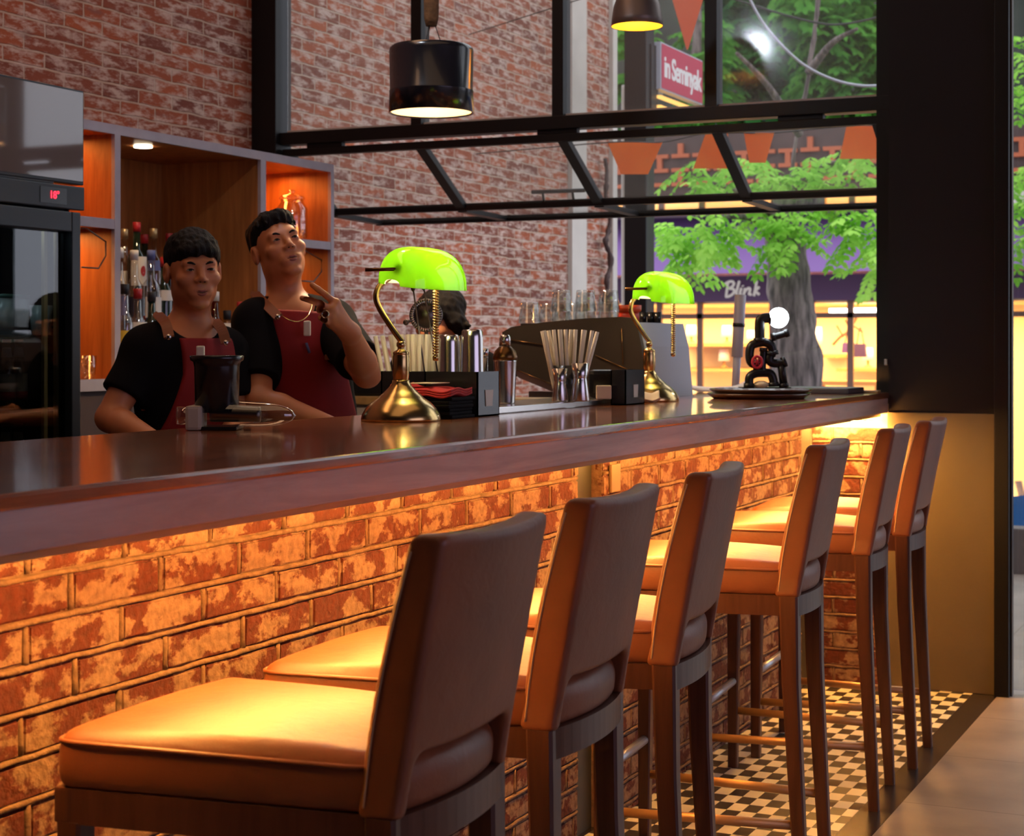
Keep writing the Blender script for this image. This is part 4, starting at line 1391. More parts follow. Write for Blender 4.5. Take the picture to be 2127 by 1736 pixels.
part('clip', MB().box((xa, -0.055, 0.0), (xc, 0.02, zk), 0.007), 'beige_plastic', ju, 'beige plastic side clip')
x7, _ = jl(366, 880)
part('spout', MB().tube([(xa + 0.012, -0.02, 0.030), (x7, -0.02, 0.030)], 0.019, 18), 'glass', ju, 'clear plastic spout')

# ---- napkin stack between lamp and caddy
sx, sy = -1.945, 3.727
for k in range(6):
    single('folded_napkin', MB().box((-0.085, -0.065, 0), (0.085, 0.065, 0.0085), 0.003), 'black_cloth',
           ['black folded napkin at the bottom of the stack', 'black folded napkin second from the bottom of the stack', 'black folded napkin third from the bottom of the stack',
            'black folded napkin fourth from the bottom of the stack', 'black folded napkin fifth from the bottom of the stack', 'black folded napkin just beneath the red ones'][k],
           'napkin', (sx - 0.02 + rng.uniform(-.005, .005), sy + rng.uniform(-.005, .005), ZB + k * 0.0087), rng.uniform(-.04, .04), 'napkins stacked beside the near lamp')


def wavy_cloth(seed, w, d, th):
    r = random.Random(seed)
    n = 18
    ph = r.uniform(0, 6)
    def z(x, y): return 0.004 * math.sin(x / w * 5 + ph) * (0.4 + abs(x) / w) + 0.003 * math.sin(y / d * 4 + ph * 2) + 0.012 * max(0, -x / w - 0.2)
    vs = []
    for off in (0, th):
        for i in range(n + 1):
            for j in range(n + 1):
                x, y = -w + 2 * w * i / n, -d + 2 * d * j / n
                vs.append((x, y, 0.004 + z(x, y) + off))
    N1 = (n + 1) ** 2
    fs = []
    for i in range(n):
        for j in range(n):
            a, b, c, e = i * (n + 1) + j, i * (n + 1) + j + 1, (i + 1) * (n + 1) + j + 1, (i + 1) * (n + 1) + j
            fs.append((a, b, c, e)); fs.append((N1 + a, N1 + e, N1 + c, N1 + b))
    edge = [i * (n + 1) for i in range(n + 1)] + [n * (n + 1) + j for j in range(1, n + 1)] + [i * (n + 1) + n for i in range(n - 1, -1, -1)] + [j for j in range(n - 1, 0, -1)]
    for k in range(len(edge)):
        a, b = edge[k], edge[(k + 1) % len(edge)]
        fs.append((a, b, N1 + b, N1 + a))
    return MB().add(vs, fs, True)


for k in range(3):
    single('folded_napkin', wavy_cloth(3, 0.082, 0.062, 0.005), 'red_cloth', ['lowest of the three red napkins on the black stack', 'middle of the three red napkins on the black stack', 'topmost red napkin on the black stack'][k],
           'napkin', (sx - 0.02, sy, ZB + 0.0525 + k * 0.0056), 0.02, 'napkins stacked beside the near lamp')
single('paper_slip', MB().box((-0.035, -0.05, 0), (0.035, 0.05, 0.0015)), 'cream', 'cream paper slip on the topmost red napkin', 'paper', (sx - 0.03, sy + 0.0, ZB + 0.0845), 0)


# ---- bar caddies (open black boxes), straws
def caddy_box(w, d, h, th=0.004, splits=()):
    b = MB()
    b.box((-w, -d, 0), (w, d, th)).box((-w, -d, 0), (-w + th, d, h)).box((w - th, -d, 0), (w, d, h)).box((-w, -d, 0), (w, -d + th, h)).box((-w, d - th, 0), (w, d, h))
    for x in splits: b.box((x - th / 2, -d, 0), (x + th / 2, d, h))
    return b


cx_, cy_ = -2.018, 3.875
cd = thing('bar_caddy', 'large black bar caddy behind the near lamp, full of straws and steel shakers', 'bar caddy', (cx_, cy_, ZB), 0)
part('box', caddy_box(0.138, 0.062, 0.112, 0.004, (-0.01,)), 'black_plastic', cd)
part('logo_plate', MB().prism([(-0.018, 0.025), (0.018, 0.025), (0.024, 0.066), (-0.022, 0.066)], 0.1381, 0.1398, 'X'), 'beige_plastic', cd, 'beige cup-shaped label plate')
straw_m = MB().lathe([(0.0056, 0), (0.0056, 0.20), (0.0047, 0.20), (0.0047, 0.0)], n=10).mesh('paper_straw')
straw_m.materials.append(M['straw'])


def straw(loc, tilt_x, tilt_y, label, group, yaw=YAW):
    o = bpy.data.objects.new('paper_straw', straw_m)
    o.location = loc
    o.rotation_euler = (Matrix.Rotation(yaw, 3, 'Z') @ Matrix.Rotation(tilt_x, 3, 'Y') @ Matrix.Rotation(tilt_y, 3, 'X')).to_euler()
    COL.objects.link(o)
    tag(o, label, 'straw', group)


R2 = Matrix.Rotation(YAW, 3, 'Z')
for k in range(24):
    q = (k % 8) / 7
    lx = -0.118 + 0.095 * q
    lean = -0.13 + 0.18 * q + random.uniform(-.02, .02)
    if q < 0.2: lean -= 0.08
    ly = -0.046 + 0.038 * (k // 8) + random.uniform(-.004, .004)
    straw((cx_ + lx, cy_ + ly, ZB + 0.006), lean, random.uniform(-.03, .03), 'one of the cream paper straws fanned out in the large caddy behind the near lamp', 'straws in the large caddy', 0)

SHAKER = [(0, 0), (0.030, 0), (0.031, 0.004), (0.0435, 0.150), (0.0445, 0.152), (0.0445, 0.156), (0.0425, 0.156), (0.0295, 0.006), (0, 0.006)]
def upturned(h, r0, r1):
    return MB().lathe([(0, h), (r0 - 0.003, h), (r0, h - 0.004), (r0 + 0.0015, h - 0.02), (r1, 0.004), (r1 + 0.001, 0.0), (r1 - 0.001, 0.0), (r0 - 0.002, h - 0.008), (0, h - 0.006)], n=32)
def cadpos(u, v, d):
    return atD(u, v, d)
sh_list = [(933, 0.025, 0.029, 3.85, 'steel shaker tin at the left of the caddy, beside the pull chain', 0.200), (968, 0.017, 0.020, 3.905, 'slim steel shaker tin in the middle of the caddy', 0.200), (1000, 0.026, 0.032, 3.86, 'largest steel shaker tin at the right end of the caddy', 0.213)]
for u, r0, r1, yy, lb, hh in sh_list:
    p = atY(u, 700, yy)
    single('shaker_tin', upturned(hh, r0, r1), 'steel', lb, 'cocktail shaker', (min(p.x, -1.919), p.y, ZB + 0.0045), 0, 'shaker tins in the large caddy')
# strainer and tools standing up out of the caddy
p = atY(885, 655, 3.915)
sr = thing('cocktail_strainer', 'round coiled cocktail strainer standing above the caddy', 'strainer', (p.x, p.y, ZB + 0.006), YAW)
zz = p.z - sr.location.z
ring = [(0.040 * math.cos(2 * PI * k / 40), 0, zz + 0.040 * math.sin(2 * PI * k / 40)) for k in range(40)]
sm = MB().tube(ring, 0.0035, 8, closed=True)
coil = []
for k in range(360):
    a = 2 * PI * k / 360; b = 2 * PI * k / 9
    rr = 0.036 + 0.006 * math.cos(b)
    coil.append((rr * math.cos(a), 0.006 * math.sin(b), zz + rr * math.sin(a)))
sm2 = MB().tube(coil, 0.0012, 5, closed=True)
part('plate', MB().lathe([(0, -0.0015), (0.034, -0.0015), (0.034, 0.0015), (0, 0.0015)], (0, 0, zz), 32, 'Y'), 'darksteel', sr)
part('rim', sm, 'darksteel', sr)
part('spring_coil', sm2, 'steel', sr)
part('handle', MB().tube([(0, 0, zz - 0.038), (0.004, 0, zz - 0.10), (0.006, 0, 0.0)], 0.005, 8), 'darksteel', sr)
part('prong', MB().sphere((-0.052, 0, zz - 0.018), 0.008, 12, 8).tube([(-0.052, 0, zz - 0.018), (-0.036, 0, zz - 0.012)], 0.004, 8), 'darksteel', sr)
for k, (ua, va, ub, vb, lb) in enumerate(((858, 598, 872, 700, 'thin bar spoon leaning left of the strainer'), (880, 596, 897, 700, 'dark bar spoon standing behind the strainer'))):
    yq = 3.875 + 0.03 * k - 0.05
    a, b = atY(ua, va, yq), atY(ub, vb, yq)
    dd_ = (b - a).normalized(); b2 = a + dd_ * ((ZB + 0.006 - a.z) / dd_.z)
    m = MB().tube([(a - b2), (0, 0, 0)], 0.0022, 8)
    m.sphere((a - b2)[:], 0.006, 10, 8, (1, 1, 1.6))
    single('bar_spoon', m, 'darksteel', lb, 'bar spoon', b2, 0, 'bar spoons in the large caddy')

# ---- cobbler shaker with pourer
p = atZ(1049, 834, 1.10)
p = Vector((-2.0, 4.225, ZB))
cs = thing('cocktail_shaker', 'steel cocktail shaker with capped top at the left end of the drip tray', 'cocktail shaker', (p.x, p.y, ZB + 0.019))
part('cup', MB().lathe([(0, 0), (0.026, 0), (0.027, 0.003), (0.032, 0.115), (0.0325, 0.118), (0, 0.118)], n=32), 'steel', cs)
part('shoulder', MB().lathe([(0, 0.1185), (0.033, 0.1185), (0.034, 0.127), (0.029, 0.143), (0.018, 0.154), (0.016, 0.156), (0, 0.156)], n=32), 'darkbrass', cs)
part('cap', MB().lathe([(0, 0.1565), (0.0165, 0.1565), (0.015, 0.182), (0.011, 0.187), (0, 0.187)], n=24), 'steel', cs)
b = Vector((-1.985, 4.07, 0))
zt = ZB + 0.0187
gb = thing('swizzle_bottle', 'slim clear glass vial beside the caddy corner', 'vial', (b.x, b.y, zt))
part('vial_body', MB().lathe([(0, 0), (0.009, 0), (0.010, 0.06), (0.008, 0.08), (0.008, 0.13), (0.0, 0.13)], n=18), 'glass', gb)
part('stopper', MB().lathe([(0, 0.1305), (0.009, 0.1305), (0.009, 0.15), (0, 0.152)], n=14), 'steel', gb)

# ---- drip tray with jiggers, straw cup, sugar block, second caddy
ta, tb = Vector((-1.90, 4.10, 0)), Vector((-1.965, 5.0, 0))
tr = thing('drip_tray', 'long shallow steel tray between the two banker lamps', 'tray', (-2.0, 4.46, ZB))
part('pan', MB().box((-0.10, -0.50, 0), (0.095, 0.49, 0.018), 0.003), 'steel', tr)
ZT = ZB + 0.0187
JIG = [(0, 0), (0.0215, 0), (0.0225, 0.003), (0.016, 0.062), (0.0155, 0.0645), (0.016, 0.067), (0.021, 0.108), (0.0205, 0.108), (0.0155, 0.07), (0, 0.07)]
for (u, d, sc, lb) in ((1163, 4.86, 0.86, 'shorter steel jigger in front of the straw cup'), (1205, 4.86, 1.0, 'taller flared steel jigger in front of the straw cup')):
    p = atD(u, 800, d)
    single('jigger', MB().lathe([(r * sc * 1.22, h * sc) for r, h in JIG], n=32), 'steel', lb, 'jigger', (p.x, p.y, ZT), 0, 'jiggers on the steel tray')
p = atD(1180, 790, 4.99)
cup = single('straw_cup', MB().lathe([(0, 0), (0.045, 0), (0.045, 0.10), (0.042, 0.10), (0.042, 0.004), (0, 0.004)], n=28), 'black_plastic', 'black cup full of straws behind the two jiggers', 'cup', (p.x, p.y, ZT))
for k in range(14):
    q = (k % 7) / 6
    lx = -0.034 + 0.068 * q
    pp_ = p + R2 @ Vector((lx, -0.012 + 0.024 * (k // 7), 0))
    straw((pp_.x, pp_.y, ZT + 0.005), (-0.20 + 0.42 * q) + random.uniform(-.05, .05), random.uniform(-.05, .05), 'one of the cream paper straws in the cup behind the jiggers', 'straws in the straw cup')
p = atD(1254, 815, 5.06)
single('napkin_block', MB().box((-0.022, -0.018, 0), (0.022, 0.018, 0.040), 0.003), 'cream', 'small cream block of sachets beside the second caddy', 'sachet block', (p.x, p.y, ZT), YAW)
p = atD(1250, 800, 5.18)
single('sachet_holder', MB().box((-0.04, -0.02, 0), (0.04, 0.02, 0.085), 0.014), 'black_plastic', 'rounded glossy black sachet holder behind the cream block', 'holder', (p.x, p.y, ZT), YAW)
c2 = thing('bar_caddy', 'small black caddy beside the far banker lamp', 'bar caddy', (-1.862, 4.795, ZB), 0)
part('box', caddy_box(0.024, 0.078, 0.104), 'black_plastic', c2)
part('logo_plate', MB().prism([(-0.016, 0.022), (0.016, 0.022), (0.020, 0.060), (-0.018, 0.060)], 0.0241, 0.0256, 'X'), 'beige_plastic', c2, 'beige cup-shaped label plate')

# ---- espresso machine
em = thing('espresso_machine', 'dark espresso machine with silver-grey back panel behind the far lamp', 'espresso machine', (-2.25, 5.5, ZB))
ys0, ys1 = 5.28, 5.74
def em_poly(pts): return [(atY(u, v, ys0).x, atY(u, v, ys0).z) for u, v in pts]
side = em_poly([(1043, 690), (1062, 679), (1130, 669), (1215, 661), (1290, 658), (1312, 660), (1322, 668), (1333, 720), (1340, 790), (1342, 820), (1155, 822), (1148, 797), (1068, 764), (1046, 735)])
zlow = ZB
side = [(x, max(z, zlow)) for x, z in side]
wpart('side_panel', MB().prism(side, ys0, ys0 + 0.02, 'Y'), 'coffeeblack', em, 'dark side panel with sloped front')
inner = [(x + (0.008 if x < -2.3 else -0.008), z if z <= zlow else max(zlow, z - 0.034)) for x, z in side]
wpart('body', MB().prism(inner, ys0 + 0.02, ys1, 'Y'), 'greypanel', em)
bx = atY(1322, 668, ys0).x
bpnl = MB()
q = [(bx + 0.001, side[6][1] - 0.002), (side[7][0] + 0.003, side[7][1]), (side[9][0] + 0.003, zlow), (side[9][0] - 0.004, zlow), (side[7][0] - 0.004, side[7][1]), (bx - 0.006, side[6][1] - 0.002)]
bpnl.prism(q, ys0 + 0.02, ys1, 'Y')
wpart('back_panel', bpnl, 'greypanel', em, 'silver-grey back panel')
for (a, b) in (((1043, 703), (1130, 716)), ((1237, 738), (1310, 770)), ((1068, 766), (1148, 799)), ((1291, 682), (1294, 757))):  # lower left line paints the panel edge as lit golden
    pa, pb_ = atY(*a, ys0 - 0.003), atY(*b, ys0 - 0.003)
    wpart('trim_and_edge_glint', MB().tube([pa, pb_], 0.0014, 6), 'darkbrass', em, 'thin bronze line, trim and one painted lit edge')
tt_ = MB().box((-2.455, ys0 + 0.03, 1.340), (-2.06, ys1 - 0.02, 1.352))
wpart('cup_warmer', tt_, 'darksteel', em)
gh = MB()
for y in (5.40, 5.60):
    gh.lathe([(0, 1.17), (0.032, 1.17), (0.032, 1.215), (0, 1.215)], (-2.40, y, 0), 20)
    gh.tube([(-2.42, y, 1.185), (-2.55, y - 0.02, 1.175)], 0.011, 10)
wpart('group_head', gh, 'chrome', em)
ft_ = MB().box((-2.42, ys0 + 0.02, ZB), (-2.30, ys1 - 0.02, ZB + 0.02))
wpart('drip_grate', ft_, 'steel', em)
# glasses on the machine
gm2 = MB().lathe([(0, 0.072), (0.028, 0.072), (0.031, 0.069), (0.039, 0.0), (0.037, 0.0), (0.0285, 0.064), (0, 0.064)], n=24).mesh('tumbler'); gm2.materials.append(M['glass'])
ZE = 1.3525
for (u, yy, lev, lb) in ((1100, 5.37, 1, 'single upturned tumbler at the left end of the espresso machine top'),
                         (1166, 5.38, 2, 'tumbler of the left double stack on the espresso machine'), (1216, 5.39, 2, 'tumbler of the middle double stack on the espresso machine'),
                         (1264, 5.40, 2, 'tumbler of the right double stack on the espresso machine'), (1140, 5.52, 1, 'upturned tumbler between the single one and the left stack'), (1195, 5.54, 1, 'upturned tumbler in the back row between the stacks')):
    for q in range(lev):
        p = atY(u, 650, yy)
        l2 = lb if lev == 1 else ('lower ' if q == 0 else 'upper ') + lb
        tag(obj_from_mesh('tumbler', gm2, None, None, (p.x, p.y, ZE + 0.0005 + q * 0.040)), l2, 'glass', 'tumblers on the espresso machine')
p = atY(1306, 645, 5.50)
rt = thing('red_tin', 'bright red round tin on the espresso machine', 'tin', (p.x, p.y, ZE))
part('tin_body', MB().lathe([(0, 0), (0.036, 0), (0.036, 0.040), (0, 0.040)], n=28), mat('red_enamel', (0.62, 0.035, 0.015), 0.3), rt)
part('rim', MB().lathe([(0.036, 0.038), (0.043, 0.042), (0.044, 0.062), (0.041, 0.062), (0.036, 0.046)], n=28), mat('orange_red_enamel', (0.75, 0.08, 0.02), 0.3), rt)
for k, (u, lb) in enumerate(((1336, 'small dark cup beside the red tin'), (1352, 'small dark cup in the middle of the three on the machine'), (1366, 'small dark cup at the right end of the espresso machine'))):
    p = atY(u, 655, 5.60)
    single('espresso_cup', MB().lathe([(0, 0), (0.012, 0), (0.0145, 0.040), (0.013, 0.040), (0.011, 0.004), (0, 0.004)], n=20), 'black_plastic', lb, 'cup', (p.x, p.y, ZE), 0, 'dark cups on the espresso machine')

# ---- right end of the bar
p = atD(1322, 826, 5.30)
pn = wavy_cloth(9, 0.045, 0.04, 0.002)
pn.v = [(x, y, z + 0.02 * max(0, -x / 0.06) + 0.012 * math.sin(y * 60)) for x, y, z in pn.v]
mnz = min(q[2] for q in pn.v); pn.v = [(x, y, z - mnz) for x, y, z in pn.v]
single('crumpled_napkin', pn, 'cream', 'crumpled cream napkin at the foot of the far lamp', 'napkin', (-1.862, 4.940, ZB + 0.0005), YAW)

TRAY = [(0, 0), (0.150, 0), (0.168, 0.012), (0.172, 0.016), (0.170, 0.018), (0.148, 0.004), (0, 0.004)]
single('round_tray', MB().lathe(TRAY, n=56), 'tray', 'lower of the two round brown trays under the pipe lamp', 'tray', (-1.673, 5.51, ZB), 0, 'round trays')
single('round_tray', MB().lathe(TRAY, n=56), 'tray', 'upper round brown tray carrying the pipe lamp', 'tray', (-1.668, 5.52, ZB + 0.0145), 0, 'round trays')
single('menu_folder', MB().box((-0.13, -0.10, 0), (0.13, 0.10, 0.022), 0.006), 'greytray', 'dark grey folder lying at the far end of the bar', 'folder', (-1.64, 6.20, ZB), -0.05)
single('wooden_bill_board', MB().box((-0.06, -0.04, 0), (0.05, 0.04, 0.008), 0.002), 'golden', 'small pale wooden board at the counter corner', 'board', (-1.51, 6.335, ZB), 0.1)
sh_ = wavy_cloth(4, 0.13, 0.08, 0.012)
sh_.v = [(x, y, z + 0.03 * max(0, x / 0.13) ** 2 + 0.012 * max(0, -x / 0.13)) for x, y, z in sh_.v]
mnz = min(q[2] for q in sh_.v); sh_.v = [(x, y, z - mnz) for x, y, z in sh_.v]
single('paper_sheet', sh_, 'paper', 'white paper sheets on the bar left of the round trays', 'paper', (-2.03, 6.13, ZB + 0.0005), YAW)
p = atD(1526, 806, 6.64)
tp = atD(1538, 612, 6.64)
pl = thing('grey_tube', 'tall blue-grey tube with a black band standing behind the trays', 'tube', (p.x, p.y, 1.0555))
q = tp - Vector(pl.location)
part('lower_tube', MB().tube([(0, 0, 0), q * 0.62], 0.015, 18), 'grey', pl)
part('upper_tube', MB().tube([q * 0.42, q], 0.022, 18), 'grey', pl)
part('band', MB().tube([q * 0.70, q * 0.735], 0.024, 18), 'black_plastic', pl, 'black clamp band')

# ---- pipe-fitting lamp figure
def rp(u, v, dd=0.0):
    w = atD(u, v, 5.70 + dd) - Vector((-1.66, 5.56, ZB + 0.033))
    return Vector((w.x * cA + w.y * sA, -w.x * sA + w.y * cA, w.z))
rb = thing('pipe_lamp', 'seated figure lamp of black iron pipes with round glowing bulb', 'lamp', (-1.66, 5.56, ZB + 0.033), YAW)
def pipe(pts, r, nm, m='ironpipe', lab=None, collars=True):
    r = r * 1.14
    P = smooth_path([rp(*a) for a in pts], 6) if len(pts) > 2 else [rp(*a) for a in pts]
    b = MB().tube(P, r, 16)
    if collars:
        for i in (0, -1):
            d = (P[1] - P[0]).normalized() if i == 0 else (P[-1] - P[-2]).normalized()
            b.tube([P[i] - d * 0.007, P[i] + d * 0.007], r * 1.22, 16)
    return part(nm, b, m, rb, lab)
pipe([(1578, 706), (1578, 680), (1580, 664), (1592, 660), (1603, 661)], 0.015, 'head_pipe')
pipe([(1577, 712), (1577, 700)], 0.010, 'neck_pipe')
pipe([(1606, 733), (1602, 718), (1590, 711), (1575, 712), (1561, 718), (1557, 735), (1560, 752), (1572, 758)], 0.013, 'left_arm_pipe')
pipe([(1601, 735), (1598, 748), (1606, 754), (1622, 754), (1628, 752)], 0.013, 'right_arm_pipe')
pipe([(1622, 752), (1628, 800)], 0.012, 'standing_pipe')
pipe([(1556, 800), (1557, 784), (1567, 776), (1585, 774), (1600, 776), (1606, 788), (1607, 798)], 0.013, 'leg_pipe')
pipe([(1606, 700), (1618, 697), (1634, 692)], 0.010, 'hand_pipe')
pipe([(1586, 726), (1584, 760), (1584, 776)], 0.010, 'spine_pipe')
bc = rp(1617, 660)
part('bulb', MB().sphere(bc, 0.034, 24, 16), emis('cool_globe', (0.82, 0.93, 1.0), 22), rb, 'glowing white globe bulb')
vm = MB()
vc = rp(1573, 752, -0.03)
ringv = [(vc.x + 0.016 * math.cos(2 * PI * k / 24), vc.y, vc.z + 0.019 * math.sin(2 * PI * k / 24)) for k in range(24)]
vm.tube(ringv, 0.0048, 8, closed=True)
for k in range(3):
    a = PI * k / 3
    vm.tube([(vc.x - 0.016 * math.cos(a), vc.y, vc.z - 0.019 * math.sin(a)), (vc.x + 0.016 * math.cos(a), vc.y, vc.z + 0.019 * math.sin(a))], 0.003, 6)
vm.tube([(vc.x, vc.y, vc.z), (vc.x, vc.y + 0.03, vc.z)], 0.004, 8)
part('valve_wheel', vm, 'valvered', rb, 'red valve wheel')
fb_ = rp(1581, 800); 
part('foot_block', MB().sphere((fb_.x, fb_.y, 0.013), 0.026, 18, 10, (1, 0.8, 0.5)), 'cream', rb, 'cream wooden foot')
part('base_plate', MB().box((-0.09, -0.045, 0), (0.075, 0.045, 0.004), 0.001), 'ironpipe', rb)

# ================================================================== PENDANT LAMPS
dp = atD(896, 235, 5.6)
pd = thing('pendant_lamp', 'black lacquered drum pendant lamp hanging over the bar on a wound rope', 'pendant lamp', (dp.x, dp.y, dp.z))
R_ = 0.138
dr = MB().lathe([(0.0, 0.222), (0.10, 0.222), (R_ - 0.008, 0.218), (R_ - 0.001, 0.210), (R_, 0.20), (R_ - 0.002, 0.075), (R_, 0.072), (R_, 0.068), (R_ - 0.001, 0.066), (R_ + 0.002, 0.0), (R_ - 0.003, 0.0),
                 (R_ - 0.006, 0.06), (R_ - 0.006, 0.205), (0.10, 0.214), (0, 0.214)], n=56)
part('drum_shade', dr, 'drum', pd)
part('inner_lining', MB().lathe([(R_ - 0.0065, 0.004), (R_ - 0.0065, 0.20), (0.0, 0.212)], n=48, cap=False), mat('gold_lining', (0.85, 0.62, 0.40), 0.4), pd, 'pale gold inner lining')
part('bulb', MB().sphere((0, 0, 0.085), 0.032, 20, 12), emis('warm_bulb', (1, 0.72, 0.42), 110), pd, 'glowing bulb')
part('rope_cover', MB().lathe([(0, 0.285), (0.018, 0.285), (0.024, 0.31), (0.027, 0.45), (0.027, 1.2), (0, 1.2)], n=18), 'rope', pd, 'brown wound rope cover')
cr = MB().tube([(0, 0, 1.15), (0, 0, 4.2 - dp.z)], 0.008, 8)
part('cord', cr, 'black_plastic', pd)
wr = MB()
for a in (0.4, 2.5, 4.6):
    wr.tube([(0.01 * math.cos(a), 0.01 * math.sin(a), 0.295), (0.035 * math.cos(a), 0.035 * math.sin(a), 0.22)], 0.0016, 6)
part('wires', wr, 'black_plastic', pd)
add_spot('pendant_glow', (dp.x, dp.y, dp.z + 0.04), (0, 0, 0), 42, (1, 0.72, 0.42), math.radians(140), 0.5, 0.04)

dp2 = atD(1323, 55, 6.25)
pd2 = thing('pendant_lamp', 'copper dome pendant lamp with yellow inside at the top of the window', 'pendant lamp', (dp2.x, dp2.y, dp2.z))
part('dome_shade', MB().lathe([(0.095, 0), (0.092, 0.03), (0.085, 0.075), (0.068, 0.12), (0.04, 0.15), (0.02, 0.16), (0, 0.162), (0, 0.158), (0.018, 0.156), (0.038, 0.146), (0.066, 0.117), (0.083, 0.073), (0.090, 0.03), (0.0935, 0), (0.095, 0)], n=40, cap=False), 'copper', pd2)
ylin = emis('yellow_lit_lining', (1.0, 0.50, 0.03), 0.9)
part('inner_lining', MB().lathe([(0.0925, 0.001), (0.0885, 0.03), (0.080, 0.07), (0.06, 0.11), (0, 0.15)], n=40, cap=False), mat('yellow_enamel', (0.95, 0.55, 0.04), 0.4), pd2, 'yellow inner lining')
part('bulb', MB().sphere((0, 0, 0.075), 0.028, 18, 12), emis('amber_bulb', (1, 0.66, 0.25), 110), pd2, 'glowing amber bulb')
part('cord', MB().tube([(0, 0, 0.16), (0, 0, 4.2 - dp2.z)], 0.004, 8), 'black_plastic', pd2)

# ================================================================== WORKTOP BEHIND THE BAR
wb = thing('work_bench', 'low dark worktop along the back of the bar', 'worktop', (-2.42, 3.6, 0))
wpart('top', MB().box((-2.60, 1.5, 0.88), (-2.215, 5.2, 0.92), 0.004), 'darksteel', wb)
wpart('front_panel', MB().box((-2.58, 1.5, 0), (-2.55, 5.2, 0.88)), 'black_matte', wb)
# dark appliance on the window sill behind the second bartender
p = atY(752, 798, 6.50)
wa = thing('sill_appliance', 'low black appliance on the window sill behind the bar', 'appliance', (p.x, 6.52, 1.0555))
part('housing', MB().box((-0.20, -0.07, 0), (0.22, 0.07, 0.085), 0.01), 'black_plastic', wa)
part('lid', MB().box((-0.19, -0.065, 0.0855), (0.21, 0.065, 0.098), 0.005), 'black_matte', wa)


# ================================================================== PEOPLE
def rotm(yaw, roll, pitch):
    """columns: head axes (x across, y back, z up) in the view frame"""
    cy, sy = math.cos(yaw), math.sin(yaw); cr, sr = math.cos(roll), math.sin(roll); cp, sp = math.cos(pitch), math.sin(pitch)
    Rz = np.array([[cy, -sy, 0], [sy, cy, 0], [0, 0, 1]])
    Ry = np.array([[cr, 0, sr], [0, 1, 0], [-sr, 0, cr]])
    Rx = np.array([[1, 0, 0], [0, cp, -sp], [0, sp, cp]])
    return Ry @ Rz @ Rx


class Xf:
    def __init__(self, c, R, S=(0.95, 0.93, 0.88)):
        self.c = np.array(c, float); self.R = np.array(R, float); self.S = np.array(S, float)
    def to(self, p): return tuple(self.c + self.R @ (np.array(p, float) * self.S))
    def inv(self, X, Y, Z):
        x, y, z = X - self.c[0], Y - self.c[1], Z - self.c[2]
        R = self.R
        S = self.S
        return ((R[0][0] * x + R[1][0] * y + R[2][0] * z) / S[0], (R[0][1] * x + R[1][1] * y + R[2][1] * z) / S[1], (R[0][2] * x + R[1][2] * y + R[2][2] * z) / S[2])


def head_sdf(x, y, z):
    """front of the face is -y"""
    E = lambda c, r: sd_ell(x, y, z, c, r)
    Cp = lambda a, b, r0, r1=None: sd_cap(x, y, z, a, b, r0, r0 if r1 is None else r1)
    d = E((0, 0.018, 0.036), (0.073, 0.092, 0.084))
    d = smin(d, E((0, -0.022, -0.030), (0.060, 0.064, 0.088)), 0.030)
    for s in (-1, 1):
        d = smin(d, E((s * 0.042, 0.006, -0.056), (0.017, 0.030, 0.030)), 0.030)
        d = smin(d, E((s * 0.040, -0.060, -0.018), (0.024, 0.020, 0.020)), 0.022)
    d = smin(d, E((0, -0.066, -0.100), (0.026, 0.020, 0.017)), 0.022)
    d = smin(d, Cp((-0.036, -0.070, 0.030), (0.036, -0.070, 0.030), 0.013), 0.016)
    # eye sockets, lids
    for s in (-1, 1):
        d = -smin(-d, E((s * 0.031, -0.094, 0.010), (0.019, 0.014, 0.011)), 0.010)
        d = smin(d, E((s * 0.031, -0.073, 0.009), (0.0155, 0.012, 0.0115)), 0.006)
    # nose
    d = smin(d, Cp((0, -0.080, 0.018), (0, -0.099, -0.018), 0.0080, 0.0108), 0.012)
    for s in (-1, 1):
        d = smin(d, E((s * 0.0120, -0.090, -0.024), (0.0085, 0.0100, 0.0075)), 0.007)
    # mouth mound
    d = smin(d, E((0, -0.075, -0.060), (0.034, 0.014, 0.022)), 0.018)
    d = smin(d, Cp((-0.020, -0.0800, -0.0545), (0.020, -0.0800, -0.0545), 0.0055), 0.008)
    d = smin(d, Cp((-0.016, -0.0800, -0.0665), (0.016, -0.0800, -0.0665), 0.0062), 0.008)
    d = -smin(-d, Cp((-0.023, -0.088, -0.0605), (0.023, -0.088, -0.0605), 0.0018), 0.004)
    # ears
    for s in (-1, 1):
        e = E((s * 0.078, 0.012, 0.000), (0.010, 0.019, 0.033))
        e = -smin(-e, E((s * 0.088, 0.006, 0.002), (0.007, 0.010, 0.019)), 0.004)
        d = smin(d, e, 0.006)
    return d


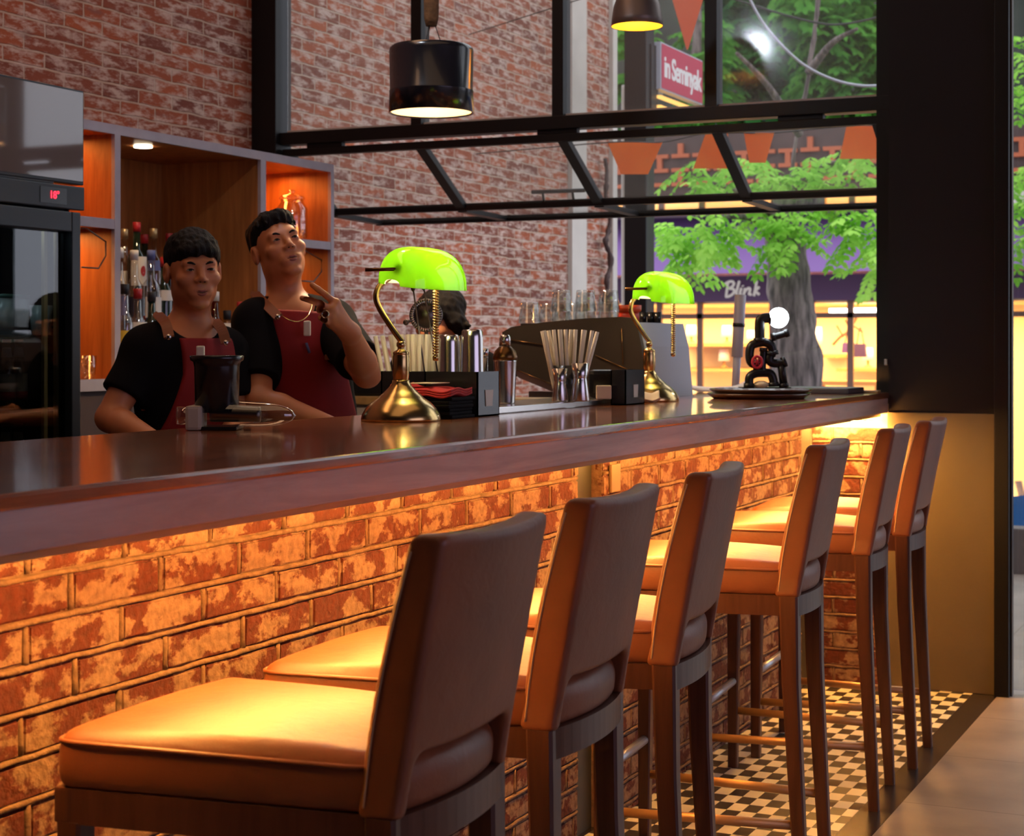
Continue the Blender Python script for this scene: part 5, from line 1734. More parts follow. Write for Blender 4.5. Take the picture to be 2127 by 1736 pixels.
def face_parts(root, xf, smile=0.0, squint=0.5):
    def tr(mb):
        mb.v = [xf.to(p) for p in mb.v]; return mb
    for s in (-1, 1):
        e = part('eye', tr(MB().sphere((s * 0.031, -0.0750, 0.009), 0.0116, 18, 12, (1.15, 1, squint))), 'eyewhite', root)
        ir = MB().lathe([(0, -0.0030), (0.0046, -0.0022), (0.0050, 0.0), (0, 0.001)], (s * 0.031, -0.0848, 0.009), 16, 'Y')
        ir.v = [(x, y, 0.009 + (z - 0.009) * min(1, squint * 1.3)) for x, y, z in ir.v]
        obj_from_mesh('iris', tr(ir).mesh('iris'), 'iris', e)
        bw = smooth_path([(s * 0.015, -0.0835, 0.0265), (s * 0.030, -0.0835, 0.0325), (s * 0.047, -0.071, 0.0285)], 6)
        part('eyebrow', tr(MB().tube(bw, [0.0020 + 0.0020 * math.sin(PI * k / (len(bw) - 1)) for k in range(len(bw))], 8)), 'hair', root)
        zt = 0.009 + 0.0098 * squint
        ls = smooth_path([(s * 0.0175, -0.0795, 0.009), (s * 0.030, -0.0868, zt), (s * 0.0445, -0.0745, 0.010)], 6)
        part('eyelash_line', tr(MB().tube(ls, 0.0018, 6)), 'hair', root)
        part('nostril', tr(MB().sphere((s * 0.0065, -0.1008, -0.0285), 0.0026, 10, 6, (1.2, 1, 0.7))), 'hair', root)
    def fwd(path, r, n): return MB().tube([p + Vector((0, 0.0022, 0)) for p in path], r, n)
    W = 0.025 + smile * 0.9
    up = smooth_path([(-W, -0.0790, -0.0590 + smile), (-0.010, -0.0895, -0.0560 + smile * 0.15), (0, -0.0903, -0.0568), (0.010, -0.0895, -0.0560 + smile * 0.15), (W, -0.0790, -0.0590 + smile)], 6)
    n = len(up)
    part('upper_lip', tr(fwd(up, [0.0010 + 0.0032 * math.sin(PI * k / (n - 1)) for k in range(n)], 8)), 'lips', root)
    lo = smooth_path([(-W * 0.92, -0.080, -0.0605 + smile), (-0.009, -0.0898, -0.0672 + smile * 0.2), (0, -0.0908, -0.0680), (0.009, -0.0898, -0.0672 + smile * 0.2), (W * 0.92, -0.080, -0.0605 + smile)], 6)
    part('lower_lip', tr(fwd(lo, [0.0010 + 0.0040 * math.sin(PI * k / (n - 1)) for k in range(n)], 8)), 'lips', root)
    ml = smooth_path([(-W * 1.02, -0.0805, -0.0595 + smile), (-0.009, -0.0930, -0.0613 + smile * 0.2), (0, -0.0938, -0.0620), (0.009, -0.0930, -0.0613 + smile * 0.2), (W * 1.02, -0.0805, -0.0595 + smile)], 6)
    part('mouth_line', tr(fwd(ml, 0.0009, 6)), 'hair', root)


def ribbon(pts, w, th):
    P_ = smooth_path(pts, 5)
    vs, fs = [], []
    for i, p in enumerate(P_):
        t = (P_[min(i + 1, len(P_) - 1)] - P_[max(i - 1, 0)]).normalized()
        nn = Vector((0, -1, 0.45)); nn = (nn - t * nn.dot(t)).normalized()
        sd = t.cross(nn).normalized()
        for a, b in ((-1, -1), (1, -1), (1, 1), (-1, 1)):
            vs.append(p + sd * (a * w) + nn * (b * th))
    for i in range(len(P_) - 1):
        for k in range(4):
            fs.append((i * 4 + k, i * 4 + (k + 1) % 4, i * 4 + 4 + (k + 1) % 4, i * 4 + 4 + k))
    fs += [(3, 2, 1, 0), tuple((len(P_) - 1) * 4 + k for k in range(4))]
    return MB().add(vs, fs)


def hair_tufts(Hh, xf, n, seed, fwd, r0=0.0075, top=0.118, edge=0.045):
    rd = random.Random(seed)
    for _ in range(n):
        a = rd.uniform(0, 2 * PI); q = rd.random() ** 0.6
        sx_, sy_ = 0.050 * q * math.cos(a), 0.055 * q * math.sin(a) + 0.015
        p0 = (sx_, sy_, top - 0.030 * q * q)
        dx, dy = math.cos(a) * 0.9 + fwd[0], math.sin(a) * 0.7 + fwd[1]
        m = math.hypot(dx, dy) + 1e-6
        L = rd.uniform(0.035, 0.060) * (1 - 0.45 * abs(dx / m))
        p1 = (sx_ + dx / m * L * 0.7, sy_ + dy / m * L * 0.7, p0[2] - L * 0.12)
        p2 = (p1[0] + dx / m * L * 0.35, p1[1] + dy / m * L * 0.35, max(edge, p1[2] - L * rd.uniform(0.5, 0.9)))
        Hh.cap(xf.to(p0), xf.to(p1), r0, r0 * 0.8, 0.004); Hh.cap(xf.to(p1), xf.to(p2), r0 * 0.8, r0 * 0.35, 0.004)


def finger(F, pts, r0=0.0088, r1=0.0072):
    n = len(pts)
    for i in range(n - 1):
        F.cap(pts[i], pts[i + 1], r0 + (r1 - r0) * i / (n - 1), r0 + (r1 - r0) * (i + 1) / (n - 1), 0.004)


def resting_hand(F, wrist, direction, right=True):
    """relaxed hand lying palm down, pointing along direction (in the horizontal plane)"""
    d = Vector(direction).normalized(); u = Vector((0, 0, 1)); sd = d.cross(u).normalized() * (1 if right else -1)
    w = Vector(wrist)
    K = []
    for k, off in enumerate((-0.030, -0.010, 0.011, 0.030)):
        kp = w + d * (0.085 - 0.006 * abs(k - 1)) + sd * (-off) + u * 0.004
        K.append(kp)
        F.cap(tuple(w + sd * (-off * 0.5)), tuple(kp), 0.014, 0.0115, 0.012)
        ln = (0.072, 0.080, 0.075, 0.058)[k]
        pts = [kp, kp + d * ln * 0.45 + u * 0.004, kp + d * ln * 0.78 - u * 0.008, kp + d * ln - u * 0.020]
        finger(F, [tuple(p) for p in pts])
    th = [w + sd * 0.018 + d * 0.015, w + sd * 0.045 + d * 0.045 - u * 0.006, w + sd * 0.052 + d * 0.078 - u * 0.012]
    finger(F, [tuple(p) for p in th], 0.012, 0.0088)


def torso_fields(fields, sh_l, sh_r, chest, chest_r, belly, belly_r, hip, hip_r, R, grow=0.0):
    for F in fields:
        F.ell(chest, [q + grow for q in chest_r], 0.05, R)
        F.ell(belly, [q + grow for q in belly_r], 0.06, R)
        F.ell(hip, [q + grow for q in hip_r], 0.06, R)
        F.cap(sh_l, sh_r, 0.056 + grow, 0.056 + grow, 0.05)


def mid(a, b, t=0.5): return tuple(a[i] + (b[i] - a[i]) * t for i in range(3))


def legs_part(root, hipc, yaw, feet):
    tm = Field((hipc[0] - 0.32, hipc[1] - 0.25, 0.03), (hipc[0] + 0.32, hipc[1] + 0.25, hipc[2] + 0.12), 0.012)
    for s in (-1, 1):
        h = (hipc[0] + s * 0.085 * math.cos(yaw), hipc[1] + s * 0.085 * math.sin(yaw), hipc[2] - 0.02)
        k = (feet[s][0] * 0.5 + h[0] * 0.5, feet[s][1] * 0.5 + h[1] * 0.5 - 0.02, 0.50)
        tm.cap(h, k, 0.085, 0.060, 0.05); tm.cap(k, (feet[s][0], feet[s][1], 0.09), 0.060, 0.048, 0.03)
    me = tm.mesh('trousers')
    part('trousers', me, 'black_cloth', root)
    for s in (-1, 1):
        sh = Field((feet[s][0] - 0.1, feet[s][1] - 0.25, -0.02), (feet[s][0] + 0.1, feet[s][1] + 0.12, 0.14), 0.008)
        sh.add(lambda X, Y, Z: np.maximum(sd_ell(X, Y, Z, (feet[s][0], feet[s][1] - 0.06, 0.03), (0.048, 0.14, 0.055)), 0.002 - Z), (feet[s][0] - 0.06, feet[s][1] - 0.22, -0.01), (feet[s][0] + 0.06, feet[s][1] + 0.1, 0.1), 0.01)
        sh.cap((feet[s][0], feet[s][1], 0.05), (feet[s][0], feet[s][1], 0.11), 0.045, 0.045, 0.02)
        part('shoe', sh.mesh('shoe'), 'black_plastic', root)


class Person:
    def __init__(self, label, u, d, group=None):
        p = atD(u, HY, d)
        self.root = thing('person', label, 'person', (p.x, p.y, 0), YAW, group)
        self.c = Vector((p.x, p.y, 0))

    def P(self, u, v, d):
        w = atD(u, v, d) - self.c
        return (w.x * cA + w.y * sA, -w.x * sA + w.y * cA, w.z)


def dress(F_t, lo, hi, cuts, name, material, root):
    for fn in cuts:
        F_t.cut(fn, lo, hi, 0.004)
    return part(name, F_t.mesh(name), material, root)


# ---------------------------------------------------------------- first bartender
def bartender_one():
    pr = Person('person in black t-shirt and red apron leaning behind the juicer', 400, 4.78)
    P = pr.P
    H = 0.0042
    hx = Xf(P(402, 566, 4.76), rotm(math.radians(25), math.radians(-3), math.radians(4)))
    sl, srr = P(303, 728, 4.70), P(466, 734, 4.90)
    ang = math.atan2(srr[1] - sl[1], srr[0] - sl[0])
    R = rotm(ang, 0, 0)
    chest, belly, hip = P(386, 790, 4.80), P(392, 905, 4.82), P(395, 1010, 4.84)
    cr, br, hr = (0.155, 0.098, 0.170), (0.142, 0.095, 0.19), (0.152, 0.105, 0.13)
    elb, wri = P(228, 868, 4.62), P(322, 918, 4.50)
    elb2, wri2 = P(497, 880, 4.86), P(470, 925, 4.60)
    F = Field((-0.36, -0.42, 0.90), (0.32, 0.24, 1.66), H)
    # head
    F.add(lambda X, Y, Z: head_sdf(*hx.inv(X, Y, Z)), [hx.c[i] - 0.14 for i in range(3)], [hx.c[i] + 0.14 for i in range(3)], 0.01, 0.01)
    nb = P(396, 700, 4.82)
    F.cap(hx.to((0, 0.022, -0.06)), nb, 0.050, 0.056, 0.025)
    F.cap(mid(nb, sl, 0.15), mid(nb, sl, 0.75), 0.052, 0.050, 0.04); F.cap(mid(nb, srr, 0.15), mid(nb, srr, 0.75), 0.052, 0.050, 0.04)
    torso_fields([F], sl, srr, chest, cr, belly, br, hip, hr, R)
    for a, b, c in ((sl, elb, wri), (srr, elb2, wri2)):
        F.cap(a, b, 0.048, 0.038, 0.02); F.cap(b, mid(b, c, 0.3), 0.038, 0.039, 0.012); F.cap(mid(b, c, 0.3), c, 0.039, 0.027, 0.012)
    resting_hand(F, wri, (0.5, -0.85, -0.05), True)
    resting_hand(F, wri2, (-0.1, -1, -0.05), False)
    part('body', F.mesh('body'), 'skin', pr.root)
    # t-shirt
    T = Field((-0.36, -0.42, 0.86), (0.32, 0.24, 1.50), 0.005)
    torso_fields([T], sl, srr, chest, cr, belly, br, hip, hr, R, 0.010)
    T.cap(mid(nb, sl, 0.35), mid(nb, sl, 0.8), 0.055, 0.055, 0.04); T.cap(mid(nb, srr, 0.35), mid(nb, srr, 0.8), 0.055, 0.055, 0.04)
    T.cap(sl, mid(sl, elb, 0.68), 0.058, 0.060, 0.03); T.cap(srr, mid(srr, elb2, 0.68), 0.064, 0.062, 0.03)
    dl = Vector(mid(sl, elb, 0.66)); nl = (Vector(elb) - Vector(sl)).normalized()
    T.cut(lambda X, Y, Z: np.maximum(-(nl.x * (X - dl.x) + nl.y * (Y - dl.y) + nl.z * (Z - dl.z)), sd_ell(X, Y, Z, tuple(dl), (0.082, 0.082, 0.082))), T.lo, T.lo + T.h * T.n, 0.006)
    d2 = Vector(mid(srr, elb2, 0.66)); n2 = (Vector(elb2) - Vector(srr)).normalized()
    T.cut(lambda X, Y, Z: np.maximum(-(n2.x * (X - d2.x) + n2.y * (Y - d2.y) + n2.z * (Z - d2.z)), sd_ell(X, Y, Z, tuple(d2), (0.080, 0.080, 0.080))), T.lo, T.lo + T.h * T.n, 0.006)
    nk = P(404, 672, 4.76)
    T.cut(lambda X, Y, Z: sd_ell(X, Y, Z, nk, (0.072, 0.085, 0.050)), [nk[i] - 0.1 for i in range(3)], [nk[i] + 0.1 for i in range(3)], 0.006)
    sh = part('t_shirt', T.mesh('t_shirt'), 'black_cloth', pr.root, 'black t-shirt')
    # apron: front half of the torso, pushed out a little
    A = Field((-0.30, -0.30, 0.86), (0.30, 0.10, 1.34), 0.0045)
    torso_fields([A], sl, srr, chest, cr, belly, br, hip, hr, R, 0.019)
    top = P(405, 702, 4.7)[2]
    ca, sa_ = math.cos(ang), math.sin(ang)
    def keep(X, Y, Z):
        lx = (X - chest[0]) * ca + (Y - chest[1]) * sa_
        ly = -(X - chest[0]) * sa_ + (Y - chest[1]) * ca
        w = 0.092 + 0.06 * np.clip((top - 0.10 - Z) / 0.22, 0, 1)
        q = np.maximum(np.abs(lx - 0.012) - w, ly + 0.02)
        return -np.maximum(q, Z - top + 0 * X)
    A.cut(keep, A.lo, A.lo + A.h * A.n, 0.005)
    ap = part('apron', A.mesh('apron'), 'apron', pr.root, 'burgundy apron')
    for (a, b, c) in ((P(330, 655, 4.72), P(345, 672, 4.66), P(352, 700, 4.63)), (P(448, 668, 4.82), P(462, 685, 4.76), P(470, 712, 4.74))):
        m = MB().box((-0.014, -0.003, 0), (0.014, 0.003, 1))
        pa, pb, pc = Vector(a), Vector(b), Vector(c)
        st = ribbon([pa + Vector((0, 0.02, 0.0)), pa + Vector((0, -0.006, 0)), pb + Vector((0, -0.006, 0)), pc + Vector((0, -0.004, 0))], 0.014, 0.004)
        part('strap', st, 'tanleather', pr.root, 'tan leather shoulder strap')
        part('buckle', MB().sphere(pc + Vector((0, -0.014, 0.0)), 0.008, 12, 8, (1, 0.5, 1)), 'chrome', pr.root)
    tg = P(417, 735, 4.62)
    gp = MB().box((tg[0] - 0.011, tg[1] - 0.010, tg[2] - 0.03), (tg[0] + 0.011, tg[1] + 0.004, tg[2] + 0.022), 0.004)
    part('pocket_tag', gp, 'whitelabel', pr.root, 'pale tag in the apron pocket')
    # hair: full fringe, rounded mop
    Hh = Field([hx.c[i] - 0.16 for i in range(3)], [hx.c[i] + 0.17 for i in range(3)], 0.0042)
    def hair(X, Y, Z):
        x, y, z = hx.inv(X, Y, Z)
        d = sd_ell(x, y, z, (0.002, 0.024, 0.050), (0.082, 0.098, 0.083))
        for c, r in (((-0.034, -0.058, 0.070), 0.024), ((0.0, -0.066, 0.072), 0.024), ((0.034, -0.056, 0.068), 0.024),
                     ((-0.018, -0.01, 0.106), 0.032), ((0.020, -0.012, 0.106), 0.032), ((0.0, 0.01, 0.112), 0.030), ((0.032, 0.03, 0.090), 0.034), ((-0.032, 0.03, 0.090), 0.034)):
            d = smin(d, np.sqrt((x - c[0]) ** 2 + (y - c[1]) ** 2 + (z - c[2]) ** 2) - r, 0.02)
        d = d + 0.0016 * np.sin(x * 330 + 60 * z) * np.sin(y * 120 + z * 40)
        face = np.maximum(y - (-0.034 + 0.02 * np.abs(x) / 0.07), z - (0.052 - 5.0 * (x - 0.004) ** 2 + 0.004 * np.sin(x * 160)))
        d = smax(d, -face, 0.004)
        side = np.maximum(z + 0.006, y - 0.020)
        d = smax(d, -side, 0.010)
        return smax(d, -(z + 0.055), 0.01)
    Hh.add(hair, Hh.lo, Hh.lo + Hh.h * Hh.n, 0, 0)
    hair_tufts(Hh, hx, 150, 3, (0.15, -0.9), 0.0075, 0.128, 0.036)
    part('hair', Hh.mesh('hair'), 'hair', pr.root, 'short black hair with a full fringe')
    face_parts(pr.root, hx, 0.006, 0.42)
    legs_part(pr.root, hip, ang, {-1: (hip[0] - 0.11, hip[1] + 0.02), 1: (hip[0] + 0.11, hip[1] + 0.06)})
    return pr


# ---------------------------------------------------------------- second bartender
def bartender_two():
    pr = Person('person in black t-shirt and red apron raising a hand with two fingers out', 600, 5.08)
    P = pr.P
    H = 0.0042
    hx = Xf(P(580, 520, 5.06), rotm(math.radians(28), math.radians(-13), math.radians(-12)))
    sl, srr = P(533, 672, 5.02), P(690, 672, 5.12)
    ang = math.atan2(srr[1] - sl[1], srr[0] - sl[0])
    R = rotm(ang, math.radians(-4), 0)
    chest, belly, hip = P(620, 740, 5.08), P(640, 860, 5.12), P(648, 960, 5.16)
    cr, br, hr = (0.150, 0.100, 0.17), (0.140, 0.098, 0.19), (0.15, 0.105, 0.13)
    elb, wri = P(534, 832, 4.88), P(690, 886, 4.88)
    elb2, wri2 = P(762, 775, 4.84), P(727, 692, 4.62)
    F = Field((-0.36, -0.56, 0.88), (0.36, 0.26, 1.72), H)
    F.add(lambda X, Y, Z: head_sdf(*hx.inv(X, Y, Z)), [hx.c[i] - 0.14 for i in range(3)], [hx.c[i] + 0.14 for i in range(3)], 0.01, 0.01)
    nb = P(598, 655, 5.10)
    F.cap(hx.to((0, 0.024, -0.055)), nb, 0.050, 0.058, 0.025)
    F.cap(mid(nb, sl, 0.15), mid(nb, sl, 0.75), 0.052, 0.050, 0.04); F.cap(mid(nb, srr, 0.15), mid(nb, srr, 0.75), 0.052, 0.050, 0.04)
    torso_fields([F], sl, srr, chest, cr, belly, br, hip, hr, R)
    F.cap(sl, elb, 0.052, 0.042, 0.02); F.cap(elb, mid(elb, wri, 0.3), 0.041, 0.042, 0.012); F.cap(mid(elb, wri, 0.3), wri, 0.042, 0.028, 0.012)
    F.cap(srr, elb2, 0.052, 0.041, 0.02); F.cap(elb2, mid(elb2, wri2, 0.3), 0.040, 0.040, 0.012); F.cap(mid(elb2, wri2, 0.3), wri2, 0.040, 0.0275, 0.012)
    resting_hand(F, wri, (0.9, -0.4, -0.1), True)
    # raised hand, back of the hand to the viewer
    Kn = [P(697, 630, 4.56), P(688, 643, 4.545), P(683, 657, 4.545), P(688, 671, 4.56)]
    for k in Kn:
        F.cap(wri2, k, 0.021, 0.0125, 0.016)
    for a, b in zip(Kn[:-1], Kn[1:]): F.cap(a, b, 0.012, 0.012, 0.010)
    finger(F, [Kn[0], P(677, 613, 4.545), P(661, 601, 4.545), P(648, 591, 4.55)], 0.0095, 0.0076)
    finger(F, [Kn[1], P(664, 630, 4.52), P(646, 624, 4.52), P(628, 619, 4.53)], 0.0097, 0.0078)
    finger(F, [Kn[2], P(668, 648, 4.505), P(663, 643, 4.53), P(671, 644, 4.55)], 0.0094, 0.008)
    finger(F, [Kn[3], P(673, 664, 4.52), P(667, 660, 4.545), P(674, 660, 4.56)], 0.0088, 0.0075)
    finger(F, [P(722, 672, 4.62), P(706, 650, 4.625), P(692, 640, 4.60), P(680, 640, 4.575)], 0.013, 0.009)
    part('body', F.mesh('body'), 'skin', pr.root)
    rg = P(676, 661, 4.515)
    a0, b0 = Vector(Kn[3]), Vector(P(673, 664, 4.52)); a1, b1 = Vector(Kn[2]), Vector(P(668, 648, 4.505))
    dv = (b1 - a1).normalized(); cc = a1 + (b1 - a1) * 0.5
    q = dv.orthogonal().normalized(); w = dv.cross(q)
    part('ring', MB().tube([cc + q * 0.0098 * math.cos(2 * PI * k / 24) + w * 0.0098 * math.sin(2 * PI * k / 24) for k in range(24)], 0.002, 8, closed=True), 'steel', pr.root, 'silver finger ring')
    T = Field((-0.36, -0.50, 0.86), (0.36, 0.26, 1.56), 0.005)
    torso_fields([T], sl, srr, chest, cr, belly, br, hip, hr, R, 0.010)
    T.cap(mid(nb, sl, 0.35), mid(nb, sl, 0.8), 0.058, 0.056, 0.04); T.cap(mid(nb, srr, 0.35), mid(nb, srr, 0.8), 0.058, 0.056, 0.04)
    for s_, e_ in ((sl, elb), (srr, elb2)):
        T.cap(s_, mid(s_, e_, 0.78), 0.068, 0.066, 0.03)
        dl = Vector(mid(s_, e_, 0.76)); nl = (Vector(e_) - Vector(s_)).normalized()
        T.cut(lambda X, Y, Z: np.maximum(-(nl.x * (X - dl.x) + nl.y * (Y - dl.y) + nl.z * (Z - dl.z)), sd_ell(X, Y, Z, tuple(dl), (0.086, 0.086, 0.086))), T.lo, T.lo + T.h * T.n, 0.006)
    nk = P(603, 634, 5.02)
    T.cut(lambda X, Y, Z: sd_ell(X, Y, Z, nk, (0.072, 0.085, 0.048)), [nk[i] - 0.1 for i in range(3)], [nk[i] + 0.1 for i in range(3)], 0.006)
    part('t_shirt', T.mesh('t_shirt'), 'black_cloth', pr.root, 'black t-shirt')
    A = Field((-0.30, -0.30, 0.86), (0.34, 0.12, 1.46), 0.0045)
    torso_fields([A], sl, srr, chest, cr, belly, br, hip, hr, R, 0.019)
    top = P(620, 645, 5.0)[2]
    ca, sa_ = math.cos(ang), math.sin(ang)
    def keep(X, Y, Z):
        lean = 0.16 * (chest[2] - Z)
        lx = (X - chest[0] - lean) * ca + (Y - chest[1]) * sa_
        ly = -(X - chest[0]) * sa_ + (Y - chest[1]) * ca
        w = 0.098 + 0.045 * np.clip((top - 0.12 - Z) / 0.22, 0, 1)
        q = np.maximum(np.abs(lx - 0.008) - w, ly + 0.02)
        return -np.maximum(q, Z - top + 0.05 * lx)
    A.cut(keep, A.lo, A.lo + A.h * A.n, 0.005)
    part('apron', A.mesh('apron'), 'apron', pr.root, 'burgundy apron')
    for (a, b, c) in ((P(530, 610, 5.06), P(552, 632, 4.99), P(578, 658, 4.93)), (P(650, 628, 5.12), P(672, 640, 5.05), P(684, 660, 5.02))):
        pa, pb, pc = Vector(a), Vector(b), Vector(c)
        st = ribbon([pa, pa + Vector((0.004, -0.010, -0.004)), pb + Vector((0, -0.008, 0)), pc], 0.014, 0.004)
        part('strap', st, 'tanleather', pr.root, 'tan leather shoulder strap')
        part('buckle', MB().sphere(pc + Vector((0, -0.014, 0.0)), 0.008, 12, 8, (1, 0.5, 1)), 'chrome', pr.root)
    nl_ = [P(555, 622, 5.04), P(585, 655, 4.95), P(615, 668, 4.93), P(640, 655, 4.97), P(650, 625, 5.06)]
    part('necklace', MB().tube(smooth_path(nl_, 8), 0.0014, 6), 'brass', pr.root, 'thin gold necklace')
    tg = P(638, 682, 4.945)
    part('pocket_tag', MB().box((tg[0] - 0.010, tg[1] - 0.008, tg[2] - 0.022), (tg[0] + 0.010, tg[1] + 0.010, tg[2] + 0.022), 0.004), 'whitelabel', pr.root, 'pale tag clipped to the bib')
    for v_ in (722, 742):
        tg = P(690, v_, 4.985)
        part('leather_tab', MB().box((tg[0] - 0.022, tg[1] - 0.006, tg[2] - 0.008), (tg[0] + 0.020, tg[1] + 0.012, tg[2] + 0.008), 0.003), 'tanleather', pr.root, 'tan leather tab on the apron')
    pn = [P(636, 712, 4.955), P(643, 733, 4.955)]
    part('pen', MB().tube(pn, 0.004, 8), 'bluelabel', pr.root, 'blue pen in the apron pocket')
    Hh = Field([hx.c[i] - 0.16 for i in range(3)], [hx.c[i] + 0.17 for i in range(3)], 0.0042)
    def hair(X, Y, Z):
        x, y, z = hx.inv(X, Y, Z)
        d = sd_ell(x, y, z, (0.0, 0.026, 0.048), (0.0785, 0.092, 0.082))
        for c, r in (((-0.026, -0.046, 0.096), 0.026), ((0.010, -0.052, 0.102), 0.026), ((0.036, -0.042, 0.096), 0.024), ((-0.01, 0.0, 0.112), 0.030), ((0.02, 0.02, 0.106), 0.030), ((-0.045, -0.005, 0.086), 0.026), ((-0.040, 0.04, 0.085), 0.032)):
            d = smin(d, np.sqrt((x - c[0]) ** 2 + (y - c[1]) ** 2 + (z - c[2]) ** 2) - r, 0.022)
        d = d + 0.0022 * np.sin(x * 240 + 30 * z) * np.sin(y * 180 + z * 60)
        face = np.maximum(y - (-0.028 + 0.012 * np.abs(x) / 0.07), z - (0.070 - 5.0 * (x - 0.01) ** 2 + 0.004 * np.sin(x * 230 + 1.0)))
        d = smax(d, -face, 0.004)
        side = np.maximum(z - 0.012, y - 0.030)
        d = smax(d, -side, 0.008)
        return smax(d, -(z + 0.045), 0.01)
    Hh.add(hair, Hh.lo, Hh.lo + Hh.h * Hh.n, 0, 0)
    hair_tufts(Hh, hx, 110, 8, (0.5, -0.5), 0.007, 0.126, 0.074)
    part('hair', Hh.mesh('hair'), 'hair', pr.root, 'short black hair brushed up in front')
    face_parts(pr.root, hx, 0.0, 0.42)
    legs_part(pr.root, hip, ang, {-1: (hip[0] - 0.10, hip[1] + 0.0), 1: (hip[0] + 0.10, hip[1] + 0.03)})
    return pr


# ---------------------------------------------------------------- third worker, bent over behind the caddy
def worker_three():
    pr = Person('person with dark tousled hair bent over behind the espresso machine', 922, 6.05)
    P = pr.P
    hx = Xf(P(912, 668, 6.0), rotm(math.radians(-38), math.radians(6), math.radians(22)))
    sl, srr = P(850, 770, 6.12), P(1000, 770, 6.05)
    ang = math.atan2(srr[1] - sl[1], srr[0] - sl[0])
    R = rotm(ang, 0, math.radians(18))
    chest, belly, hip = P(925, 830, 6.16), P(928, 905, 6.22), P(930, 980, 6.26)
    F = Field((-0.36, -0.45, 0.78), (0.36, 0.36, 1.54), 0.006)
    F.add(lambda X, Y, Z: head_sdf(*hx.inv(X, Y, Z)), [hx.c[i] - 0.14 for i in range(3)], [hx.c[i] + 0.14 for i in range(3)], 0.01, 0.01)
    nb = P(920, 760, 6.10)
    F.cap(hx.to((0, 0.03, -0.05)), nb, 0.048, 0.055, 0.025)
    torso_fields([F], sl, srr, chest, (0.15, 0.10, 0.15), belly, (0.14, 0.10, 0.17), hip, (0.15, 0.105, 0.12), R)
    for a, b, c in ((sl, P(832, 880, 5.98), P(880, 890, 5.80)), (srr, P(1010, 880, 5.92), P(965, 890, 5.78))):
        F.cap(a, b, 0.05, 0.040, 0.02); F.cap(b, c, 0.040, 0.028, 0.012)
        resting_hand(F, c, (0.1, -1, 0), a is sl)
    part('body', F.mesh('body'), 'skin', pr.root)
    T = Field((-0.36, -0.45, 0.76), (0.36, 0.38, 1.48), 0.007)
    torso_fields([T], sl, srr, chest, (0.15, 0.10, 0.15), belly, (0.14, 0.10, 0.17), hip, (0.15, 0.105, 0.12), R, 0.012)
    for s_, e_ in ((sl, P(832, 880, 5.98)), (srr, P(1010, 880, 5.92))): T.cap(s_, mid(s_, e_, 0.7), 0.066, 0.064, 0.03)
    nk = P(918, 735, 6.04)
    T.cut(lambda X, Y, Z: sd_ell(X, Y, Z, nk, (0.075, 0.085, 0.05)), [nk[i] - 0.1 for i in range(3)], [nk[i] + 0.1 for i in range(3)], 0.006)
    part('t_shirt', T.mesh('t_shirt'), 'black_cloth', pr.root, 'black t-shirt')
    Hh = Field([hx.c[i] - 0.18 for i in range(3)], [hx.c[i] + 0.18 for i in range(3)], 0.005)
    def hair(X, Y, Z):
        x, y, z = hx.inv(X, Y, Z)
        d = sd_ell(x, y, z, (0.0, 0.022, 0.048), (0.088, 0.104, 0.086))
        for c, r in (((0.075, 0.0, 0.01), 0.036), ((0.085, 0.02, -0.03), 0.030), ((-0.07, 0.02, 0.02), 0.036), ((0.0, 0.09, 0.0), 0.04), ((-0.07, 0.04, -0.03), 0.030)):
            d = smin(d, np.sqrt((x - c[0]) ** 2 + (y - c[1]) ** 2 + (z - c[2]) ** 2) - r, 0.02)
        d = smin(d, sd_cap(x, y, z, (0.080, 0.03, 0.0), (0.135, 0.02, -0.015), 0.022, 0.004), 0.015)
        d = smin(d, sd_cap(x, y, z, (0.082, 0.03, -0.03), (0.125, 0.0, -0.055), 0.020, 0.003), 0.015)
        d = d + 0.003 * np.sin(x * 190) * np.sin(y * 160 + z * 90)
        face = np.maximum(y + 0.030, np.maximum(z - 0.045 + 4 * x ** 2, np.abs(x) - 0.062))
        return smax(d, -face, 0.008)
    Hh.add(hair, Hh.lo, Hh.lo + Hh.h * Hh.n, 0, 0)
    part('hair', Hh.mesh('hair'), 'hair', pr.root, 'dark tousled hair')
    face_parts(pr.root, hx)
    legs_part(pr.root, hip, ang, {-1: (hip[0] - 0.10, hip[1] + 0.0), 1: (hip[0] + 0.10, hip[1] + 0.03)})


bartender_one()
bartender_two()
worker_three()

# ================================================================== OUTSIDE
# ---- black steel street column, drainpipe, pipe elbow on the wall
c = atD(1328, 400, 10.4)
single('steel_column', MB().box((-0.072, -0.072, 0), (0.072, 0.072, 5.6), 0.008), 'black_steel', 'black steel column outside the window beside the red sign', 'column', (c.x, c.y, -0.01))
p = atX(1283, 180, -4.27)
pv = MB()
q0 = Vector((-4.235, p.y - 0.30, -0.3)); zt = p.z
pv.tube(smooth_path([(-4.235, 10.88, -0.005), (-4.235, 10.88, 1.5), (-4.235, 10.88, zt - 0.12), (-4.225, 10.89, zt - 0.03), (-4.17, 10.93, zt), (-4.08, 10.98, zt)], 8), 0.035, 16)
pv.tube([(-4.10, 10.97, zt), (-4.02, 11.01, zt)], 0.050, 16)
single('drainpipe', pv, 'pvc', 'pale drainpipe with an elbow at the end of the brick wall', 'pipe')
# creeper stalk on the wall end
cw_ = smooth_path([atX(1262, v, -4.25) + Vector((random.uniform(-.01, .01), random.uniform(-.05, .05), 0)) for v in range(330, 640, 25)], 4)
single('wall_cable', MB().tube(cw_, [0.012 + 0.012 * random.random() for _ in cw_], 8), 'darkbrown', 'tangled dark cable running down the end of the brick wall', 'cable')

